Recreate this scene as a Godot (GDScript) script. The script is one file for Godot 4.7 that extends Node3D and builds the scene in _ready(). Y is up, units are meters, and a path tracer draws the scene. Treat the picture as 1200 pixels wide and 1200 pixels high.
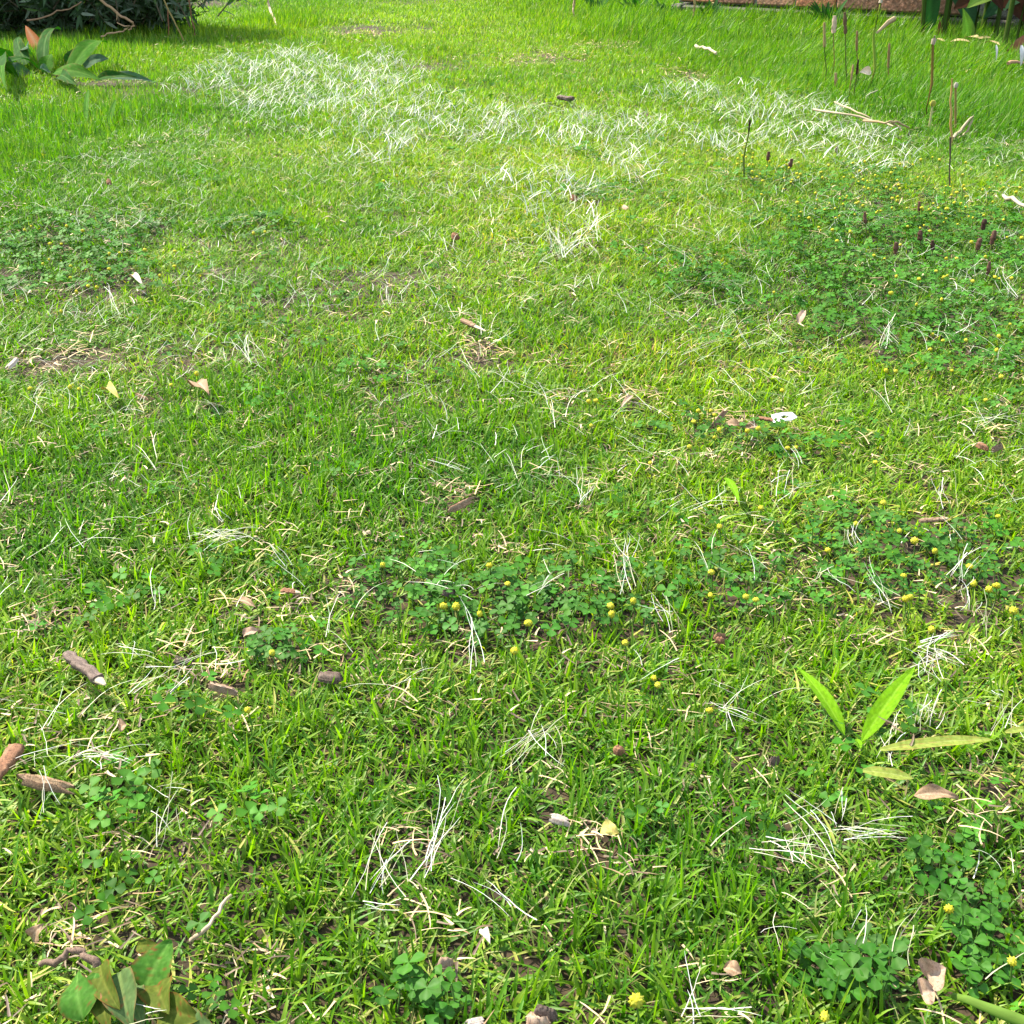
extends Node3D

const EYE := 0.58   # camera height over the lawn; x runs across the picture, -z away from the camera; metres
var rng := RandomNumberGenerator.new()
var used := {}
var M := {}
var swell := FastNoiseLite.new()
var bumps := FastNoiseLite.new()
var patchy := FastNoiseLite.new()
var mottle := FastNoiseLite.new()
var clear := {}          # places where a thing lies on the grass: the blades there are pressed down


# ---------------------------------------------------------------- mesh building
class Mb:
	var v := PackedVector3Array()
	var n := PackedVector3Array()
	var c := PackedColorArray()
	var ix := PackedInt32Array()

	func add(p: Vector3, col: Color) -> int:
		v.push_back(p)
		c.push_back(col)
		n.push_back(Vector3.ZERO)
		return v.size() - 1

	func tri(a: int, b: int, d: int) -> void:   # seen from outside a, b, d run counter-clockwise; stored clockwise
		ix.push_back(a)
		ix.push_back(d)
		ix.push_back(b)

	func quad(a: int, b: int, d: int, e: int) -> void:
		tri(a, b, d)
		tri(a, d, e)

	func smooth(from := 0) -> void:
		for i in range(from, ix.size(), 3):
			var a := ix[i]
			var b := ix[i + 2]
			var d := ix[i + 1]
			var f := (v[b] - v[a]).cross(v[d] - v[a])
			n[a] += f
			n[b] += f
			n[d] += f
		for i in n.size():
			n[i] = n[i].normalized() if n[i].length_squared() > 1e-24 else Vector3.UP

	func done() -> ArrayMesh:
		smooth()
		var a := []
		a.resize(Mesh.ARRAY_MAX)
		a[Mesh.ARRAY_VERTEX] = v
		a[Mesh.ARRAY_NORMAL] = n
		a[Mesh.ARRAY_COLOR] = c
		a[Mesh.ARRAY_INDEX] = ix
		var m := ArrayMesh.new()
		m.add_surface_from_arrays(Mesh.PRIMITIVE_TRIANGLES, a)
		return m

	# a blade: rows across a curved spine, folded along its middle
	func blade(pts: PackedVector3Array, widths: PackedFloat32Array, side: Vector3, fold: float, col: Color, spread := 0.0) -> void:
		var last := pts.size() - 1
		var rows := []
		for i in pts.size():
			var t := (pts[mini(i + 1, last)] - pts[maxi(i - 1, 0)]).normalized()
			var s := (side - t * side.dot(t)).normalized()
			var up := s.cross(t)
			var w := widths[i] * 0.5
			if w < 1e-5:
				rows.push_back([add(pts[i], col)])
			elif fold > 0.0:
				rows.push_back([add(pts[i] - s * w + up * w * fold, col), add(pts[i], col.lerp(col * 0.9, spread)), add(pts[i] + s * w + up * w * fold, col)])
			else:
				rows.push_back([add(pts[i] - s * w, col), add(pts[i] + s * w, col)])
		for i in last:
			var a: Array = rows[i]
			var b: Array = rows[i + 1]
			for k in a.size() - 1:
				if b.size() == 1:
					tri(a[k], a[k + 1], b[0])
				else:
					quad(a[k], a[k + 1], b[k + 1], b[k])

	# a tube of uneven roundness along a path; flat_y squashes it
	func tube(path: PackedVector3Array, radii: PackedFloat32Array, sides: int, cols: Array, rough: float, r: RandomNumberGenerator, flat := 1.0, caps := true) -> void:
		var rows := []
		var up := Vector3.UP
		var last := path.size() - 1
		var groove := []
		for k in sides:
			groove.push_back(r.randf_range(-1, 1))
		for i in path.size():
			var t := (path[mini(i + 1, last)] - path[maxi(i - 1, 0)]).normalized()
			var s := t.cross(up)
			if s.length() < 0.05:
				s = t.cross(Vector3.RIGHT)
			s = s.normalized()
			var u := s.cross(t)
			var row := []
			for k in sides:
				var a := TAU * k / sides
				var rad: float = radii[i] * (1.0 + rough * (0.9 * groove[k] + 0.6 * r.randf_range(-1, 1)))
				var col: Color = cols[(k * 5) % cols.size()].lerp(cols[r.randi() % cols.size()], 0.5)
				row.push_back(add(path[i] + s * cos(a) * rad + u * sin(a) * rad * flat, col))
			rows.push_back(row)
		for i in last:
			for k in sides:
				var k2 := (k + 1) % sides
				quad(rows[i][k], rows[i + 1][k], rows[i + 1][k2], rows[i][k2])
		if caps:
			for e in [0, last]:
				var ccol: Color = c[rows[e][0]]
				var mid := add(path[e], ccol)
				var ring := []
				for k in sides:
					ring.push_back(add(v[rows[e][k]], ccol))
				for k in sides:
					var k2 := (k + 1) % sides
					if e == 0:
						tri(ring[k], ring[k2], mid)
					else:
						tri(ring[k2], ring[k], mid)

	# a grid of points given row by row
	func sheet(rows: Array, cols: Array) -> void:
		var id := []
		for i in rows.size():
			var row := []
			for k in rows[i].size():
				row.push_back(add(rows[i][k], cols[i][k]))
			id.push_back(row)
		for i in rows.size() - 1:
			for k in rows[i].size() - 1:
				quad(id[i][k], id[i][k + 1], id[i + 1][k + 1], id[i + 1][k])

	# a box with its edges cut off, its corners a little uneven
	func block(size: Vector3, cut: float, col: Color, r: RandomNumberGenerator, uneven := 0.0, at := Vector3.ZERO) -> void:
		var id := {}
		for x in [-1, 1]:
			for y in [-1, 1]:
				for z in [-1, 1]:
					var k := Vector3(x, y, z)
					var cr := at + k * size * 0.5 + Vector3(r.randf_range(-1, 1), r.randf_range(-1, 1), r.randf_range(-1, 1)) * uneven
					for ax in 3:
						var p := cr
						for o in 3:
							if o != ax:
								p[o] -= k[o] * cut * (1.0 + uneven * 60.0 * r.randf_range(-0.6, 0.6))
						id[[x, y, z, ax]] = p
		for ax in 3:
			var b := (ax + 1) % 3
			var d := (ax + 2) % 3
			for s in [-1, 1]:
				var q := []
				for w in [[-1, -1], [1, -1], [1, 1], [-1, 1]]:
					var k := [0, 0, 0]
					k[ax] = s
					k[b] = w[0]
					k[d] = w[1]
					q.push_back(id[[k[0], k[1], k[2], ax]])
				face(q, at, col)
				for u in [-1, 1]:
					q = []
					for w in [[-1, b], [1, b], [1, d], [-1, d]]:
						var k := [0, 0, 0]
						k[ax] = w[0]
						k[b] = s
						k[d] = u
						q.push_back(id[[k[0], k[1], k[2], w[1]]])
					face(q, at, col)
		for x in [-1, 1]:
			for y in [-1, 1]:
				for z in [-1, 1]:
					face([id[[x, y, z, 0]], id[[x, y, z, 1]], id[[x, y, z, 2]]], at, col)

	func face(q: Array, centre: Vector3, col: Color) -> void:   # a flat face turned away from the centre
		var f: Vector3 = (q[1] - q[0]).cross(q[2] - q[0])
		if f.dot(q[0] - centre) < 0.0:
			q.reverse()
		var first := v.size()
		for p in q:
			add(p, col)
		for i in range(1, q.size() - 1):
			tri(first, first + i, first + i + 1)


func ground(x: float, z: float) -> float:
	var d := -z
	return swell.get_noise_2d(x, z) * lerpf(0.004, 0.03, smoothstep(1.5, 6.0, d)) + bumps.get_noise_2d(x, z) * 0.006


func on(p: Vector3, extra := 0.0) -> Vector3:
	return Vector3(p.x, p.y + ground(p.x, p.z) + extra, p.z)


func rnd(a: float, b: float) -> float:
	return rng.randf_range(a, b)


func lin(r: float, g: float, b: float) -> Color:
	return Color(r, g, b)


func vary(c: Color, by: float) -> Color:
	var k := 1.0 + rnd(-by, by)
	return Color(c.r * k * (1.0 + rnd(-by, by) * 0.4), c.g * k, c.b * k * (1.0 + rnd(-by, by) * 0.4))


# ---------------------------------------------------------------- scene building
func numbered(called: String) -> String:
	if not used.has(called):
		used[called] = 0
		return called
	used[called] += 1
	return "%s_%03d" % [called, used[called]]


func tag(o: Node, label: String, category: String, group := "") -> Node:
	o.set_meta("label", label)
	o.set_meta("category", category)
	if group != "":
		o.set_meta("group", group)
	return o


func thing(called: String, label: String, category: String, at: Vector3, group := "") -> Node3D:
	var o := Node3D.new()
	o.name = numbered(called)
	add_child(o)
	o.position = at
	tag(o, label, category, group)
	return o


func part(called: String, mesh: Mesh, mat: Material, parent: Node, at := Transform3D()) -> MeshInstance3D:
	var o := MeshInstance3D.new()
	o.mesh = mesh
	o.material_override = mat
	o.name = called
	parent.add_child(o, true)
	o.transform = at
	return o


func lone(called: String, mesh: Mesh, mat: Material, label: String, category: String, at: Vector3, group := "") -> MeshInstance3D:
	var o := MeshInstance3D.new()
	o.mesh = mesh
	o.material_override = mat
	o.name = numbered(called)
	add_child(o)
	o.position = at
	tag(o, label, category, group)
	return o


func many(called: String, mesh: Mesh, mat: Material, places: Array, parent: Node) -> void:
	if places.is_empty():
		return
	var mm := MultiMesh.new()
	mm.transform_format = MultiMesh.TRANSFORM_3D
	mm.use_colors = true
	mm.mesh = mesh
	mm.instance_count = places.size()
	for i in places.size():
		mm.set_instance_transform(i, places[i][0])
		mm.set_instance_color(i, places[i][1])
	var o := MultiMeshInstance3D.new()
	o.multimesh = mm
	o.material_override = mat
	o.name = called
	o.set_meta("kind", "stuff")
	parent.add_child(o, true)


func stuff(called: String, label: String, category: String) -> Node3D:
	var o := Node3D.new()
	o.name = numbered(called)
	add_child(o)
	o.set_meta("kind", "stuff")
	return tag(o, label, category)


func press(p: Vector3, r: float) -> void:
	for i in range(floori((p.x - r) / 0.1), floori((p.x + r) / 0.1) + 1):
		for k in range(floori((p.z - r) / 0.1), floori((p.z + r) / 0.1) + 1):
			var key := Vector2i(i, k)
			if not clear.has(key):
				clear[key] = []
			clear[key].push_back(Vector3(p.x, p.z, r))


func press_line(a: Vector3, b: Vector3, r: float) -> void:
	var steps := maxi(1, int(a.distance_to(b) / r))
	for i in steps + 1:
		press(a.lerp(b, float(i) / steps) + Vector3(0, 0, r * 0.35), r)


func pressed(x: float, z: float) -> float:
	var best := 0.0
	for c in clear.get(Vector2i(floori(x / 0.1), floori(z / 0.1)), []):
		best = maxf(best, 1.0 - smoothstep(0.7, 1.15, Vector2(x - c.x, z - c.y).length() / c.z))
	return best


func field(x: float, z: float, spots: Array) -> float:
	var best := 0.0
	for s in spots:
		var q: Vector4 = s
		var u := (x - q.x) / q.z
		var w := (z - q.y) / q.w
		var e := u * u + w * w
		if e < 2.2:
			best = maxf(best, 1.0 - smoothstep(0.35, 1.35, sqrt(e) + 0.45 * mottle.get_noise_2d(x * 1.7, z * 1.7)))
	return best


func noise_map(freq: float, colors: Array, octaves := 4, seed_ := 1, size := 512) -> NoiseTexture2D:
	var f := FastNoiseLite.new()
	f.noise_type = FastNoiseLite.TYPE_SIMPLEX_SMOOTH
	f.frequency = freq
	f.fractal_octaves = octaves
	f.seed = seed_
	var t := NoiseTexture2D.new()
	t.width = size
	t.height = size
	t.seamless = true
	t.noise = f
	var g := Gradient.new()
	var off := PackedFloat32Array()
	for i in colors.size():
		off.push_back(float(i) / (colors.size() - 1))
	g.offsets = off
	g.colors = PackedColorArray(colors)
	t.color_ramp = g
	return t


func plant_mat(rough: float, back: Color, spec := 0.5) -> StandardMaterial3D:
	var m := StandardMaterial3D.new()
	m.vertex_color_use_as_albedo = true
	m.roughness = rough
	m.metallic_specular = spec
	m.cull_mode = BaseMaterial3D.CULL_DISABLED
	if back.r + back.g > 0.0:
		m.backlight_enabled = true
		m.backlight = back
	return m


func grain_mat(rough: float, scale: float, tones: Array, freq: float, relief: float, seed_: int) -> StandardMaterial3D:
	var m := StandardMaterial3D.new()
	m.vertex_color_use_as_albedo = true
	m.roughness = rough
	m.cull_mode = BaseMaterial3D.CULL_DISABLED
	m.uv1_triplanar = true
	m.uv1_scale = Vector3.ONE * scale
	m.albedo_texture = noise_map(freq, tones, 5, seed_)
	if relief > 0.0:
		m.normal_enabled = true
		m.normal_scale = relief
		var bumpy := noise_map(freq, [Color.BLACK, Color.WHITE], 5, seed_ + 50)
		bumpy.as_normal_map = true
		bumpy.bump_strength = 6.0
		m.normal_texture = bumpy
	return m


# ---------------------------------------------------------------- leaves and bits
# a leaf whose spine runs from a to b; shape: "lance", "ovate", "spoon", "strap"
func leaf_shape(mb: Mb, a: Vector3, b: Vector3, width: float, shape: String, face: Vector3, bow: float, fold: float, wave: float, tones: Array, rows := 9, cols := 5) -> void:
	var axis := b - a
	var long := axis.length()
	var t := axis / long
	var up := (face - t * face.dot(t)).normalized()
	var side := t.cross(up)
	var P := []
	var C := []
	var ph := rnd(0, TAU)
	var half := (cols - 1) / 2.0
	for i in rows:
		var k := float(i) / (rows - 1)
		var w := 0.0
		match shape:
			"lance": w = pow(sin(PI * pow(k, 0.75)), 0.9)
			"ovate": w = pow(sin(PI * pow(k * 0.985 + 0.01, 0.55)), 0.75)
			"spoon": w = pow(maxf(0.0, sin(PI * pow(k, 1.75))), 0.7) * 0.97 + 0.03
			"strap": w = minf(1.0, minf(k * 3.0 + 0.35, pow((1.0 - k) * 3.2, 0.6)))
		w = maxf(w, 0.03) * width * 0.5
		var mid := a + axis * k + up * bow * long * 4.0 * k * (1.0 - k)
		var row := []
		var crow := []
		for q in cols:
			var f := (q - half) / half
			var wob := wave * width * sin(ph + k * 9.0 + f * 2.0) * absf(f)
			row.push_back(mid + side * f * w + up * (absf(f) * fold * w + wob))
			var col: Color = tones[0]
			if q == int(half):
				col = tones[1]
			elif absf(f) > 0.9 and tones.size() > 2:
				col = tones[0].lerp(tones[2], rnd(0.0, 1.0))
			if cols >= 9:
				if q != int(half) and (i * 2 + int(absf(q - half))) % 6 == 0:
					col = col.lerp(tones[1], 0.45)
				if tones.size() > 2 and rng.randf() < 0.035:
					col = col.lerp(tones[2], rnd(0.4, 1.0))
			crow.push_back(vary(col, 0.12))
		P.push_back(row)
		C.push_back(crow)
	mb.sheet(P, C)


func leaf_mesh(a: Vector3, b: Vector3, width: float, shape: String, face: Vector3, bow: float, fold: float, wave: float, tones: Array, rows := 9, cols := 5) -> ArrayMesh:
	var mb := Mb.new()
	leaf_shape(mb, a, b, width, shape, face, bow, fold, wave, tones, rows, cols)
	return mb.done()


# a broken stick of bark with a paler torn end
func stick_parts(o: Node3D, a: Vector3, b: Vector3, radius: float, bark: Array, wood: Color, pale_share: float, flat := 0.8) -> void:
	var path := PackedVector3Array()
	var radii := PackedFloat32Array()
	var n := 14
	var cut := 1.0 - pale_share
	var off := (b - a).cross(Vector3.UP).normalized()
	for i in n:
		var k := float(i) / (n - 1) * cut
		path.push_back(a.lerp(b, k) + off * rnd(-0.22, 0.22) * radius + Vector3.UP * rnd(-0.12, 0.12) * radius)
		radii.push_back(radius * (rnd(0.84, 1.10) if i > 0 else 0.62))
	var mb := Mb.new()
	mb.tube(path, radii, 16, bark, 0.2, rng, flat)
	part("bark", mb.done(), M.bark, o)
	if pale_share > 0.0:
		var wp := PackedVector3Array()
		var wr := PackedFloat32Array()
		for i in 4:
			wp.push_back(a.lerp(b, lerpf(cut - 0.05, 1.0, i / 3.0)))
			wr.push_back(radius * [0.78, 0.72, 0.55, 0.2][i] * rnd(0.9, 1.1))
		var wb := Mb.new()
		wb.tube(wp, wr, 8, [wood * 0.8, wood * 0.6, wood], 0.14, rng, flat * 0.85)
		part("torn_wood", wb.done(), M.wood, o)


# a splintery chip of bark or wood: a curved slab with ragged ends
func chip_mesh(a: Vector3, b: Vector3, width: float, thick: float, tones: Array, hollow := 0.25, taper := 0.5) -> ArrayMesh:
	var axis := b - a
	var t := axis.normalized()
	var up := (Vector3.UP - t * t.y).normalized()
	var side := t.cross(up)
	var mb := Mb.new()
	var rows := 11
	var cols := 9
	var streak := []
	var torn := [[], []]
	for q in 9:
		streak.push_back(rnd(0.55, 1.25))
		torn[0].push_back(rnd(-0.13, 0.13))
		torn[1].push_back(rnd(-0.13, 0.20))
	var top := []
	var low := []
	var ct := []
	var cl := []
	var ridge := []
	for q in cols:
		ridge.push_back(rnd(-1, 1))
	for i in rows:
		var k := float(i) / (rows - 1)
		var w := width * 0.5 * lerpf(1.0, 1.0 - taper, absf(k - 0.4) / 0.6) * rnd(0.9, 1.1)
		var rt := []
		var rl := []
		var c1 := []
		var c2 := []
		for q in cols:
			var f := (q / (cols - 1.0)) * 2.0 - 1.0
			var ragged: float = (torn[0][q] * (1.0 - k) * (1.0 - k) + torn[1][q] * k * k) * axis.length()
			var p := a + axis * k + t * ragged + side * f * w + up * (-hollow * width * f * f)
			var h: float = thick * (0.6 + 0.75 * ridge[q] + rnd(-0.15, 0.15)) * (0.35 if q == 0 or q == cols - 1 or i == 0 or i == rows - 1 else 1.0)
			rt.push_back(p + up * h)
			rl.push_back(p - up * thick * 0.35)
			c1.push_back(vary(tones[(q * 7 + 1) % tones.size()].lerp(tones[rng.randi() % tones.size()], 0.35) * streak[q], 0.15))
			c2.push_back(vary(tones[0] * 0.8, 0.1))
		top.push_back(rt)
		low.push_back(rl)
		ct.push_back(c1)
		cl.push_back(c2)
	mb.sheet(top, ct)
	for row in low:
		row.reverse()
	mb.sheet(low, cl)
	var rim := []
	var rimc := []
	for q in cols:
		rim.push_back([top[0][q], low[0][cols - 1 - q]])
		rimc.push_back([ct[0][q], cl[0][q]])
	mb.sheet(rim, rimc)
	rim = []
	rimc = []
	for q in range(cols - 1, -1, -1):
		rim.push_back([top[rows - 1][q], low[rows - 1][cols - 1 - q]])
		rimc.push_back([ct[rows - 1][q], cl[rows - 1][q]])
	mb.sheet(rim, rimc)
	for e in [0, cols - 1]:
		rim = []
		rimc = []
		for i in rows:
			rim.push_back([low[i][cols - 1 - e], top[i][e]])
			rimc.push_back([cl[i][0], ct[i][e]])
		if e > 0:
			for r in rim:
				r.reverse()
		mb.sheet(rim, rimc)
	return mb.done()


# a straw: a thin curved dry strand
func strand(mb: Mb, a: Vector3, b: Vector3, arch: float, width: float, col: Color) -> void:
	var pts := PackedVector3Array()
	var ws := PackedFloat32Array()
	var n := 7
	var long := a.distance_to(b)
	var dir := (b - a) / long
	var curl := rnd(-0.30, 0.30)
	var p := a
	for i in n:
		var k := float(i) / (n - 1)
		pts.push_back(p + Vector3.UP * arch * 4.0 * k * (1.0 - k))
		ws.push_back(width * (1.0 - 0.6 * k) * rnd(0.75, 1.1) if i < n - 1 else width * 0.15)
		p += dir.rotated(Vector3.UP, curl * (k - 0.4) * 2.0 + rnd(-0.11, 0.11)) * long / (n - 1) + Vector3.UP * rnd(-0.05, 0.05) * long / n
	mb.blade(pts, ws, (b - a).cross(Vector3.UP) + Vector3(rnd(-1, 1), rnd(-1, 1), rnd(-1, 1)) * (b - a).length() * 0.3, 0.35, col)


func straw_tuft(label: String, bundles: Array) -> void:
	var first: Vector3 = bundles[0][0]
	var o := thing("straw_tuft", label, "dry grass", on(Vector3(first.x, 0, first.z)), "tufts of bleached straw lying on the lawn")
	for s in bundles:
		var a: Vector3 = on(s[0]) - o.position
		var b: Vector3 = on(s[1]) - o.position
		var long := a.distance_to(b)
		press_line(s[0], s[1], 0.009)
		for i in int(ceil(s[2] * 1.3)):
			var mb := Mb.new()
			var spread := minf(long, 0.05) * (0.06 if i == 0 else 0.3)
			var a2 := a + Vector3(rnd(-1, 1), rnd(-0.2, 0.4), rnd(-1, 1)) * spread
			var b2 := a.lerp(b, rnd(0.5, 1.15)) + Vector3(rnd(-1, 1), rnd(-0.1, 0.5), rnd(-1, 1)) * spread
			if rng.randf() < 0.3:
				var swap := a2
				a2 = b2
				b2 = swap
			strand(mb, a2, b2, long * rnd(-0.02, 0.08), rnd(0.0004, 0.0008), vary(lin(0.42, 0.43, 0.41) if rng.randf() < 0.55 else lin(0.27, 0.27, 0.18), 0.25))
			part("strand", mb.done(), M.straw, o)


# ---------------------------------------------------------------- grass
func grass_tuft(blades: int, radius: float, lmin: float, lmax: float, wide: float, segs: int, fold: float, dead: float, droop: float) -> ArrayMesh:
	var mb := Mb.new()
	for i in blades:
		var az := rnd(0, TAU)
		var r := radius * sqrt(rng.randf())
		var a2 := rnd(0, TAU)
		var p := Vector3(cos(a2) * r, -0.004, sin(a2) * r)
		var long := rnd(lmin, lmax)
		var u := rng.randf()
		var tilt := rnd(0.05, 0.85) + (0.6 if u < dead * 0.5 else 0.0)
		var bend := rnd(0.1, 1.0) * droop
		var twist := rnd(-0.5, 0.5)
		var out := Vector3(cos(az), 0, sin(az))
		var side := Vector3(-sin(az), rnd(-0.5, 0.5), cos(az))
		var pts := PackedVector3Array()
		var ws := PackedFloat32Array()
		var w := wide * rnd(0.65, 1.2)
		for k in segs + 1:
			var f := float(k) / segs
			pts.push_back(p)
			ws.push_back(w * (0.62 + 0.38 * minf(1.0, f * 3.0)) * (1.0 - pow(f, 2.4)))
			var ang := tilt + bend * f
			var dir := out.rotated(Vector3.UP, twist * f) * sin(ang) + Vector3.UP * cos(ang)
			p += dir * long / segs
		ws[segs] = 0.0
		var col: Color
		if u < dead * 0.35:
			col = vary(lin(0.36, 0.28, 0.12), 0.3)
		elif u < dead * 0.85:
			col = vary(lin(0.40, 0.43, 0.09).lerp(lin(0.33, 0.34, 0.12), rng.randf()), 0.25)
		else:
			col = vary(lin(0.061, 0.183, 0.009).lerp(lin(0.240, 0.378, 0.024), pow(rng.randf(), 1.2)), 0.2)
		if u < dead:
			for k in ws.size():
				ws[k] *= 0.62
		mb.blade(pts, ws, side, fold, col, 1.0)
	return mb.done()


func scrap_tuft(bits: int, radius: float, lmin: float, lmax: float, wide: float) -> ArrayMesh:   # dry bits lying flat
	var mb := Mb.new()
	for i in bits:
		var az := rnd(0, TAU)
		var a2 := rnd(0, TAU)
		var r := radius * sqrt(rng.randf())
		var p := Vector3(cos(a2) * r, rnd(0.001, 0.010), sin(a2) * r)
		var long := rnd(lmin, lmax)
		var e := Vector3(cos(az), rnd(-0.15, 0.25), sin(az)) * long
		var tone := rng.randf()
		var col := vary(lin(0.10, 0.065, 0.04), 0.3) if tone < 0.3 else vary(lin(0.26, 0.17, 0.09), 0.3) if tone < 0.6 else vary(lin(0.40, 0.32, 0.19), 0.25)
		strand(mb, p, p + e, long * rnd(-0.05, 0.15), wide * rnd(0.5, 1.5), col)
	return mb.done()


func pale_tuft(blades: int, radius: float, lmin: float, lmax: float, wide: float, flat: float) -> ArrayMesh:   # bleached standing or lying blades
	var mb := Mb.new()
	for i in blades:
		var az := rnd(0, TAU)
		var a2 := rnd(0, TAU)
		var r := radius * sqrt(rng.randf())
		var p := Vector3(cos(a2) * r, 0.0, sin(a2) * r)
		var long := rnd(lmin, lmax)
		var tilt := lerpf(rnd(0.1, 0.9), rnd(1.1, 1.5), flat)
		var e := (Vector3(cos(az), 0, sin(az)) * sin(tilt) + Vector3.UP * cos(tilt)) * long
		if flat > 0.5:
			p.y = rnd(0.010, 0.026)
		strand(mb, p, p + e, long * rnd(0.0, 0.12), wide * rnd(0.6, 1.3), vary(lin(0.56, 0.58, 0.53).lerp(lin(0.36, 0.42, 0.22), pow(rng.randf(), 2.0)), 0.2))
	return mb.done()


# ---------------------------------------------------------------- clover
func leaflet(mb: Mb, base: Vector3, out: Vector3, up: Vector3, size: float, col: Color) -> void:
	leaf_shape(mb, base, base + out * size, size * 0.98, "spoon", up, rnd(-0.05, 0.05), 0.18, 0.02, [col, col.lerp(lin(0.07, 0.16, 0.04), 0.4)], 6, 5)


func clover_tuft(leaves: int, radius: float, size: float) -> ArrayMesh:
	var mb := Mb.new()
	for i in leaves:
		var a2 := rnd(0, TAU)
		var r := radius * sqrt(rng.randf())
		var top := Vector3(cos(a2) * r, rnd(0.012, 0.030), sin(a2) * r)
		var up := Vector3(rnd(-0.45, 0.45), 1, rnd(-0.3, 0.6)).normalized()
		var turn := rnd(0, TAU)
		var col := vary(lin(0.036, 0.122, 0.010), 0.32)
		var s := size * rnd(0.75, 1.2)
		for k in 3:
			var a := turn + TAU * k / 3.0
			var out := Vector3(cos(a), 0, sin(a))
			out = (out - up * out.dot(up)).normalized()
			leaf_shape(mb, top, top + out * s, s * 0.98, "spoon", up, 0.03, 0.18, 0.02, [col, col * 1.15], 5, 3)
	return mb.done()


func clover_plant(label: String, spots: Array, count: int, size: float, spread: Vector4) -> void:
	var o := thing("clover_plant", label, "clover", on(Vector3(spread.x, 0, spread.y)), "clover plants creeping through the lawn")
	var made := []
	for p in spots:
		made.push_back(p)
	while made.size() < count:
		var a := rnd(0, TAU)
		var r := sqrt(rng.randf())
		made.push_back(Vector3(spread.x + cos(a) * r * spread.z, 0, spread.y + sin(a) * r * spread.w))
	for p in made:
		var base := on(Vector3(p.x, 0, p.z)) - o.position
		var top := base + Vector3(rnd(-0.006, 0.006), rnd(0.010, 0.029), rnd(-0.006, 0.006))
		var up := Vector3(rnd(-0.4, 0.4), 1, rnd(-0.2, 0.55)).normalized()
		var turn := rnd(0, TAU)
		var s := size * rnd(0.55, 1.15)
		var col := vary(lin(0.030, 0.108, 0.010), 0.32)
		var sb := Mb.new()
		sb.tube(PackedVector3Array([base, base.lerp(top, 0.5) + Vector3(rnd(-0.002, 0.002), 0, 0), top]), PackedFloat32Array([0.0007, 0.0006, 0.0006]), 5, [lin(0.10, 0.20, 0.05)], 0.0, rng)
		var lf := part("leaf", sb.done(), M.clover, o)
		for k in 3:
			var a := turn + TAU * k / 3.0 + rnd(-0.15, 0.15)
			var out := Vector3(cos(a), 0, sin(a))
			out = (out - up * out.dot(up)).normalized()
			var mb := Mb.new()
			leaflet(mb, top, out, up, s, col)
			part("leaflet", mb.done(), M.clover, lf)


# ---------------------------------------------------------------- flowers and seed heads
func petal_head() -> ArrayMesh:
	var mb := Mb.new()
	for ring in 5:
		var la := lerpf(-0.9, 1.35, ring / 4.0)
		var n := [7, 9, 9, 7, 3][ring] as int
		for k in n:
			var a := TAU * (k + 0.5 * (ring % 2)) / n + rnd(-0.1, 0.1)
			var dir := Vector3(cos(a) * cos(la), sin(la), sin(a) * cos(la))
			var u := dir.cross(Vector3.UP).normalized()
			var w := u.cross(dir)
			var r := 0.0030
			var col := vary(lin(0.66, 0.59, 0.03).lerp(lin(0.50, 0.54, 0.08), pow(rng.randf(), 1.5)), 0.2)
			var c0 := dir * r * 0.62
			var tip := mb.add(dir * r * rnd(1.05, 1.28) - w * r * 0.25, col)
			var q := [mb.add(c0 + u * r * 0.42, col), mb.add(c0 + w * r * 0.5, col * 0.9), mb.add(c0 - u * r * 0.42, col), mb.add(c0 - w * r * 0.5, col)]
			for j in 4:
				mb.tri(q[(j + 1) % 4], q[j], tip)
	return mb.done()


var heads := []
var flower_stem: ArrayMesh


func flower(p: Vector3, high: float, size: float, label: String, group: String) -> void:
	var o := thing("trefoil_flower", label, "flower", on(Vector3(p.x, 0, p.z)), group)
	part("stem", flower_stem, M.leaf, o, Transform3D(Basis.from_scale(Vector3(1, high, 1)), Vector3.ZERO))
	part("head", heads[rng.randi() % heads.size()], M.bloom, o, Transform3D(Basis(Vector3.UP, rnd(0, TAU)).rotated(Vector3.RIGHT, rnd(-0.3, 0.5)).scaled(Vector3(rnd(0.75, 1.1), rnd(0.65, 1.0), rnd(0.75, 1.1)) * size * rnd(0.85, 1.15)), Vector3(0, high, 0)))


func seed_head(base: Vector3, top: Vector3, head_len: float, head_r: float, stem_r: float, tone: Color, stem_tone: Color, label: String, group: String, called := "plantain_seed_head") -> void:
	var o := thing(called, label, "seed head", on(Vector3(base.x, 0, base.z)), group)
	var e := top - Vector3(base.x, 0, base.z)
	var dir := e.normalized()
	var neck := e - dir * head_len
	var bent := Vector3(rnd(-0.05, 0.05), 0, rnd(-0.04, 0.04)) * e.length()
	var sb := Mb.new()
	sb.tube(PackedVector3Array([Vector3.ZERO, neck * 0.5 + bent, neck]), PackedFloat32Array([stem_r * 1.3, stem_r * 1.1, stem_r]), 6, [stem_tone], 0.05, rng)
	part("stem", sb.done(), M.leaf, o)
	var hb := Mb.new()
	var path := PackedVector3Array()
	var rad := PackedFloat32Array()
	for i in 9:
		var k := i / 8.0
		path.push_back(neck + dir * head_len * k)
		rad.push_back(head_r * (0.35 + 0.65 * pow(sin(PI * (0.12 + 0.8 * k)), 0.6)) * rnd(0.8, 1.2))
	hb.tube(path, rad, 9, [tone, tone * 1.3, tone * 0.6, tone * 0.8], 0.3, rng)
	part("head", hb.done(), M.petal, o)


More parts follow.
